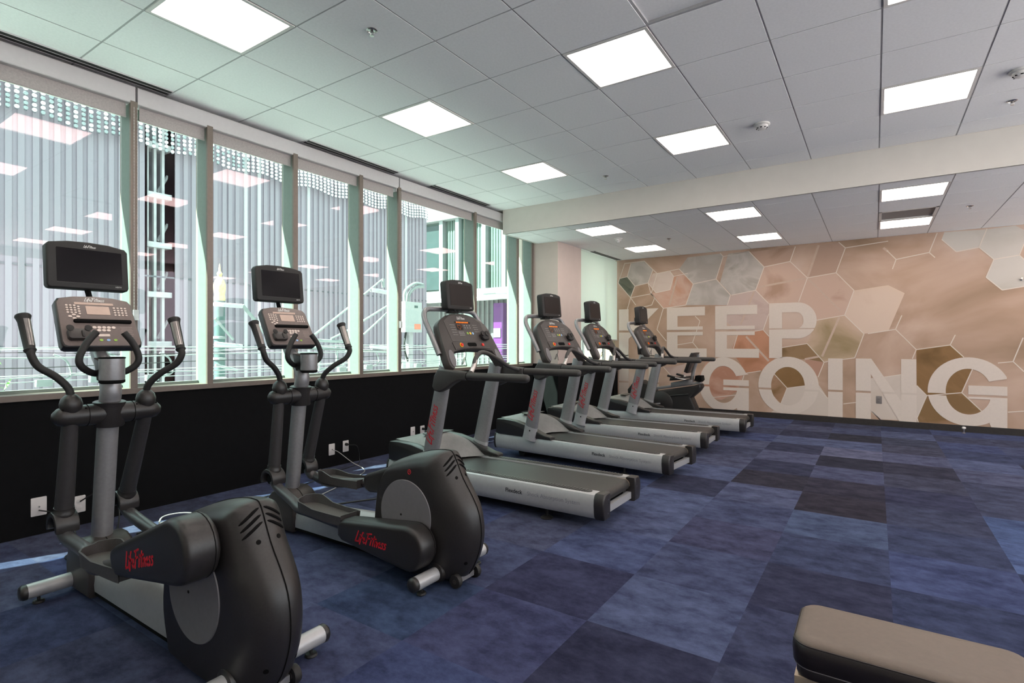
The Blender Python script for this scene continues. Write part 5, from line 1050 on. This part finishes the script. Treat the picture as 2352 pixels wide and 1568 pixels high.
    tv = tv_unit(R, (-1.535, 0, 1.722), 0.09, 0.372, 0.268, 0.075, M_screen2)
    obj('screen_mount', B((-1.665, -0.05, 1.56), (-1.60, 0.05, 1.68), 0.01), M_rubber, tv)
    obj('screen_cable', T([(-1.56, -0.07, 1.60), (-1.55, -0.05, 1.575), (-1.55, 0.0, 1.567), (-1.55, 0.04, 1.585), (-1.56, 0.05, 1.60)], 0.005, 6, n=4), M_cableb, tv)
    # arched crossbar with bare metal grips
    arch = [(-1.12, -0.385, 1.055), (-1.13, -0.335, 1.10), (-1.145, -0.285, 1.17), (-1.165, -0.20, 1.214), (-1.18, -0.10, 1.212), (-1.19, 0.02, 1.178), (-1.20, 0.16, 1.128), (-1.20, 0.27, 1.085), (-1.17, 0.38, 1.05)]
    cb_ = obj('crossbar', tube(new(), spline(arch, 5), 0.0185, 12), M_hrail, R)
    obj('pulse_grip', tube(new(), spline(arch[:3], 5)[1:10], 0.0200, 12), M_sensor, cb_)
    # safety cord under the console
    obj('safety_cord', T([(-1.375, -0.13, 1.235), (-1.36, -0.14, 1.19), (-1.355, -0.18, 1.13), (-1.36, -0.20, 1.115), (-1.37, -0.17, 1.14), (-1.365, -0.15, 1.17), (-1.36, -0.13, 1.10)], 0.0028, 6, n=4), M_cableb, R)
    return R
tm = make_treadmill()
TM = [(-1.53, 3.74, 0.0, 'treadmill nearest the camera, right behind the second elliptical trainer'), (-1.53, 5.24, -0.085, 'second treadmill in the row, turned slightly towards the mural'),
      (-1.60, 6.70, 0.02, 'third treadmill in the row, standing in front of the column'), (-1.455, 8.13, 0.01, 'farthest treadmill, last in the row before the mural and the exercise bike')]
tms = [tm]+[dup(tm) for _ in TM[1:]]
for o, (x, y, a, l) in zip(tms, TM):
    o.location = (x, y, 0); o.rotation_euler = (0, 0, a); tag(o, l, 'treadmill', 'treadmills in a row')

# ------------------------------------------------------------ recumbent bike by the mural
bk = empty('recumbent_bike', (-2.45, 9.32, 0)); tag(bk, 'dark recumbent exercise bike half hidden behind the farthest treadmill', 'exercise bike')
obj('body_shell', prism(new(), [(-1.22, 0.30), (-1.24, 0.45), (-1.12, 0.60), (-0.98, 0.62), (-0.86, 0.56), (-0.74, 0.44), (-0.10, 0.56), (0.03, 0.60), (0.05, 0.55), (0.0, 0.47), (-0.12, 0.36), (-0.05, 0.20), (-0.02, 0.06), (-1.15, 0.06)], 'y', -0.13, 0.13, 0.03, 3), M_rubber, bk)
obj('side_ridge', tube(new(), spline([(-0.75, -0.135, 0.30), (-0.45, -0.14, 0.38), (-0.15, -0.14, 0.42)], 5), 0.012, 8), M_plastic, bk)
obj('flywheel_cover', lathe(new(), [(0, 0), (0.20, 0), (0.21, 0.02), (0.19, 0.03), (0, 0.035)], 28, place((-0.62, -0.13, 0.24), (0, -1, 0))), M_plastic, bk)
obj('seat_rail', prism(new(), [(-0.74, 0.46), (-0.74, 0.51), (0.02, 0.645), (0.04, 0.60)], 'y', -0.05, 0.05, 0.008), M_silver, bk)
obj('seat_carriage', prism(new(), [(-0.47, 0.52), (-0.47, 0.60), (-0.18, 0.66), (-0.10, 0.66), (-0.10, 0.58)], 'y', -0.08, 0.08, 0.008), M_silver, bk)
obj('seat_cushion', prism(new(), [(-0.46, 0.64), (-0.45, 0.69), (-0.30, 0.70), (-0.18, 0.72), (-0.16, 0.67)], 'y', -0.2, 0.2, 0.02, 3), M_rubber, bk)
obj('back_post', tube(new(), spline([(-0.13, 0, 0.64), (-0.11, 0, 0.80), (-0.06, 0, 0.95), (-0.03, 0, 1.09)], 5), 0.028, 10, flat=0.6, flatdir=(0, 1, 0)), M_silver, bk)
obj('backrest', prism(new(), [(-0.22, 0.80), (-0.17, 0.775), (-0.07, 1.06), (-0.05, 1.12), (-0.10, 1.12), (-0.13, 1.06)], 'y', -0.19, 0.19, 0.018, 3), M_plastic, bk)
for sg in (-1, 1):
    hb_ = obj('side_handle', tube(new(), spline([(-0.14, sg*0.10, 0.68), (-0.20, sg*0.23, 0.675), (-0.30, sg*0.25, 0.69), (-0.42, sg*0.25, 0.72)], 5), 0.014, 10), M_metal, bk)
    obj('grip', tube(new(), [(-0.34, sg*0.25, 0.70), (-0.47, sg*0.25, 0.732)], 0.019, 10), M_rubber, hb_)
    cr_ = obj('crank', tube(new(), [(-0.62, sg*0.17, 0.24), (-0.62+sg*0.15, sg*0.18, 0.24+sg*0.02)], 0.014, 8), M_silver, bk)
    obj('pedal', B((-0.66+sg*0.15, sg*0.24-0.05, 0.24), (-0.56+sg*0.15, sg*0.24+0.05, 0.27), 0.008), M_rubber, cr_)
obj('rear_tray', prism(new(), [(-0.07, 0.65), (-0.05, 0.735), (0.045, 0.735), (0.055, 0.66), (0.03, 0.63)], 'y', -0.10, 0.10, 0.008), M_seam, bk)
obj('console_mast', tube(new(), [(-1.10, 0, 0.58), (-1.02, 0, 0.9), (-0.98, 0, 1.12)], 0.03, 10), M_silver, bk)
obj('console', prism(new(), [(-1.03, 1.08), (-0.95, 1.06), (-0.99, 1.28), (-1.05, 1.28)], 'y', -0.16, 0.16, 0.012), M_rubber, bk)
obj('front_foot', tube(new(), [(-1.1, -0.28, 0.035), (-1.1, 0.28, 0.035)], 0.035, 12), M_silver, bk); obj('rear_foot', tube(new(), [(-0.10, -0.28, 0.035), (-0.10, 0.28, 0.035)], 0.035, 12), M_silver, bk)
obj('lettering', script_bm(0.05, frame_mtx((-0.84, -0.1305, 0.20), (1, 0, 0), (0, 0, 1)), 0.1), M_red, bk)

# ------------------------------------------------------------ weight bench at the lower right
bn = empty('weight_bench', (0.075, 1.86, 0)); tag(bn, 'tan and black padded weight bench cut off at the lower right corner', 'bench')
w, d = 0.54, 0.275
def slab(z0, z1, sx, sy, r):
    return [(a, b) for a, b in rrect(sx, sy, r, 6)]
bm = new(); rows = []
for z, k, r in ((0.385, 0.0, 0.05), (0.392, 0.006, 0.05), (0.425, 0.012, 0.055), (0.445, 0.008, 0.05), (0.452, 0.0, 0.05)): rows.append([(a, b, z) for a, b in rrect(w+k, d+k, r, 6)])
sect(bm, rows); pad = obj('pad_side', bm, M_leather, bn)
bm = new(); rows = []
for z, k in ((0.4505, -0.001), (0.457, -0.006), (0.463, -0.022), (0.466, -0.06)): rows.append([(a, b, z) for a, b in rrect(w+k, d+k, 0.05+k*0.3, 6)])
sect(bm, rows); obj('pad_top', bm, M_leathertop, pad)
obj('piping', tube(new(), [(a, b, 0.4505) for a, b in rrect(w+0.001, d+0.001, 0.05, 6)]+[(w/2+0.0005, d/2-0.05, 0.4505)], 0.0022, 6), M_leather, pad)
obj('pad_base', prism(new(), rrect(w-0.01, d-0.01, 0.045, 6), 'z', 0.355, 0.386, 0.004), M_leather, pad)
obj('base_piping', tube(new(), [(a, b, 0.386) for a, b in rrect(w+0.0, d+0.0, 0.05, 6)]+[(w/2, d/2-0.05, 0.386)], 0.0018, 6), M_disc, pad)
obj('support_plate', prism(new(), [(-0.268, 0.30), (-0.268, 0.35), (-0.24, 0.355), (0.25, 0.355), (0.25, 0.33), (-0.10, 0.325), (-0.2, 0.32), (-0.25, 0.30)], 'y', -0.12, 0.12, 0.004), M_benchmetal, bn)
obj('spine', B((-0.06, -0.03, 0.26), (0.62, 0.03, 0.33), 0.006), M_benchmetal, bn)
ft = obj('front_leg', prism(new(), rrect(0.075, 0.09, 0.03, 5, -0.175, -0.115), 'z', 0.0, 0.22, 0.006), M_benchmetal, bn)
for dx in (-0.018, 0.018): obj('bolt', lathe(new(), [(0.003, 0.22), (0.007, 0.22), (0.007, 0.2235), (0.003, 0.2235)], 12, Matrix.Translation((-0.175+dx, -0.115, 0))), M_seam, ft)
obj('leg_brace', tube(new(), [(-0.175, -0.10, 0.12), (-0.10, -0.02, 0.22), (0.0, 0.0, 0.29)], 0.022, 10), M_benchmetal, bn)
obj('rear_leg', tube(new(), [(0.55, 0, 0.29), (0.60, 0, 0.15), (0.62, 0, 0.03)], 0.03, 12), M_benchmetal, bn); obj('rear_foot', tube(new(), [(0.62, -0.25, 0.03), (0.62, 0.25, 0.03)], 0.03, 12), M_benchmetal, bn)
obj('front_foot', tube(new(), [(-0.175, -0.12, 0.025), (-0.175, 0.22, 0.025)], 0.025, 12), M_benchmetal, bn)
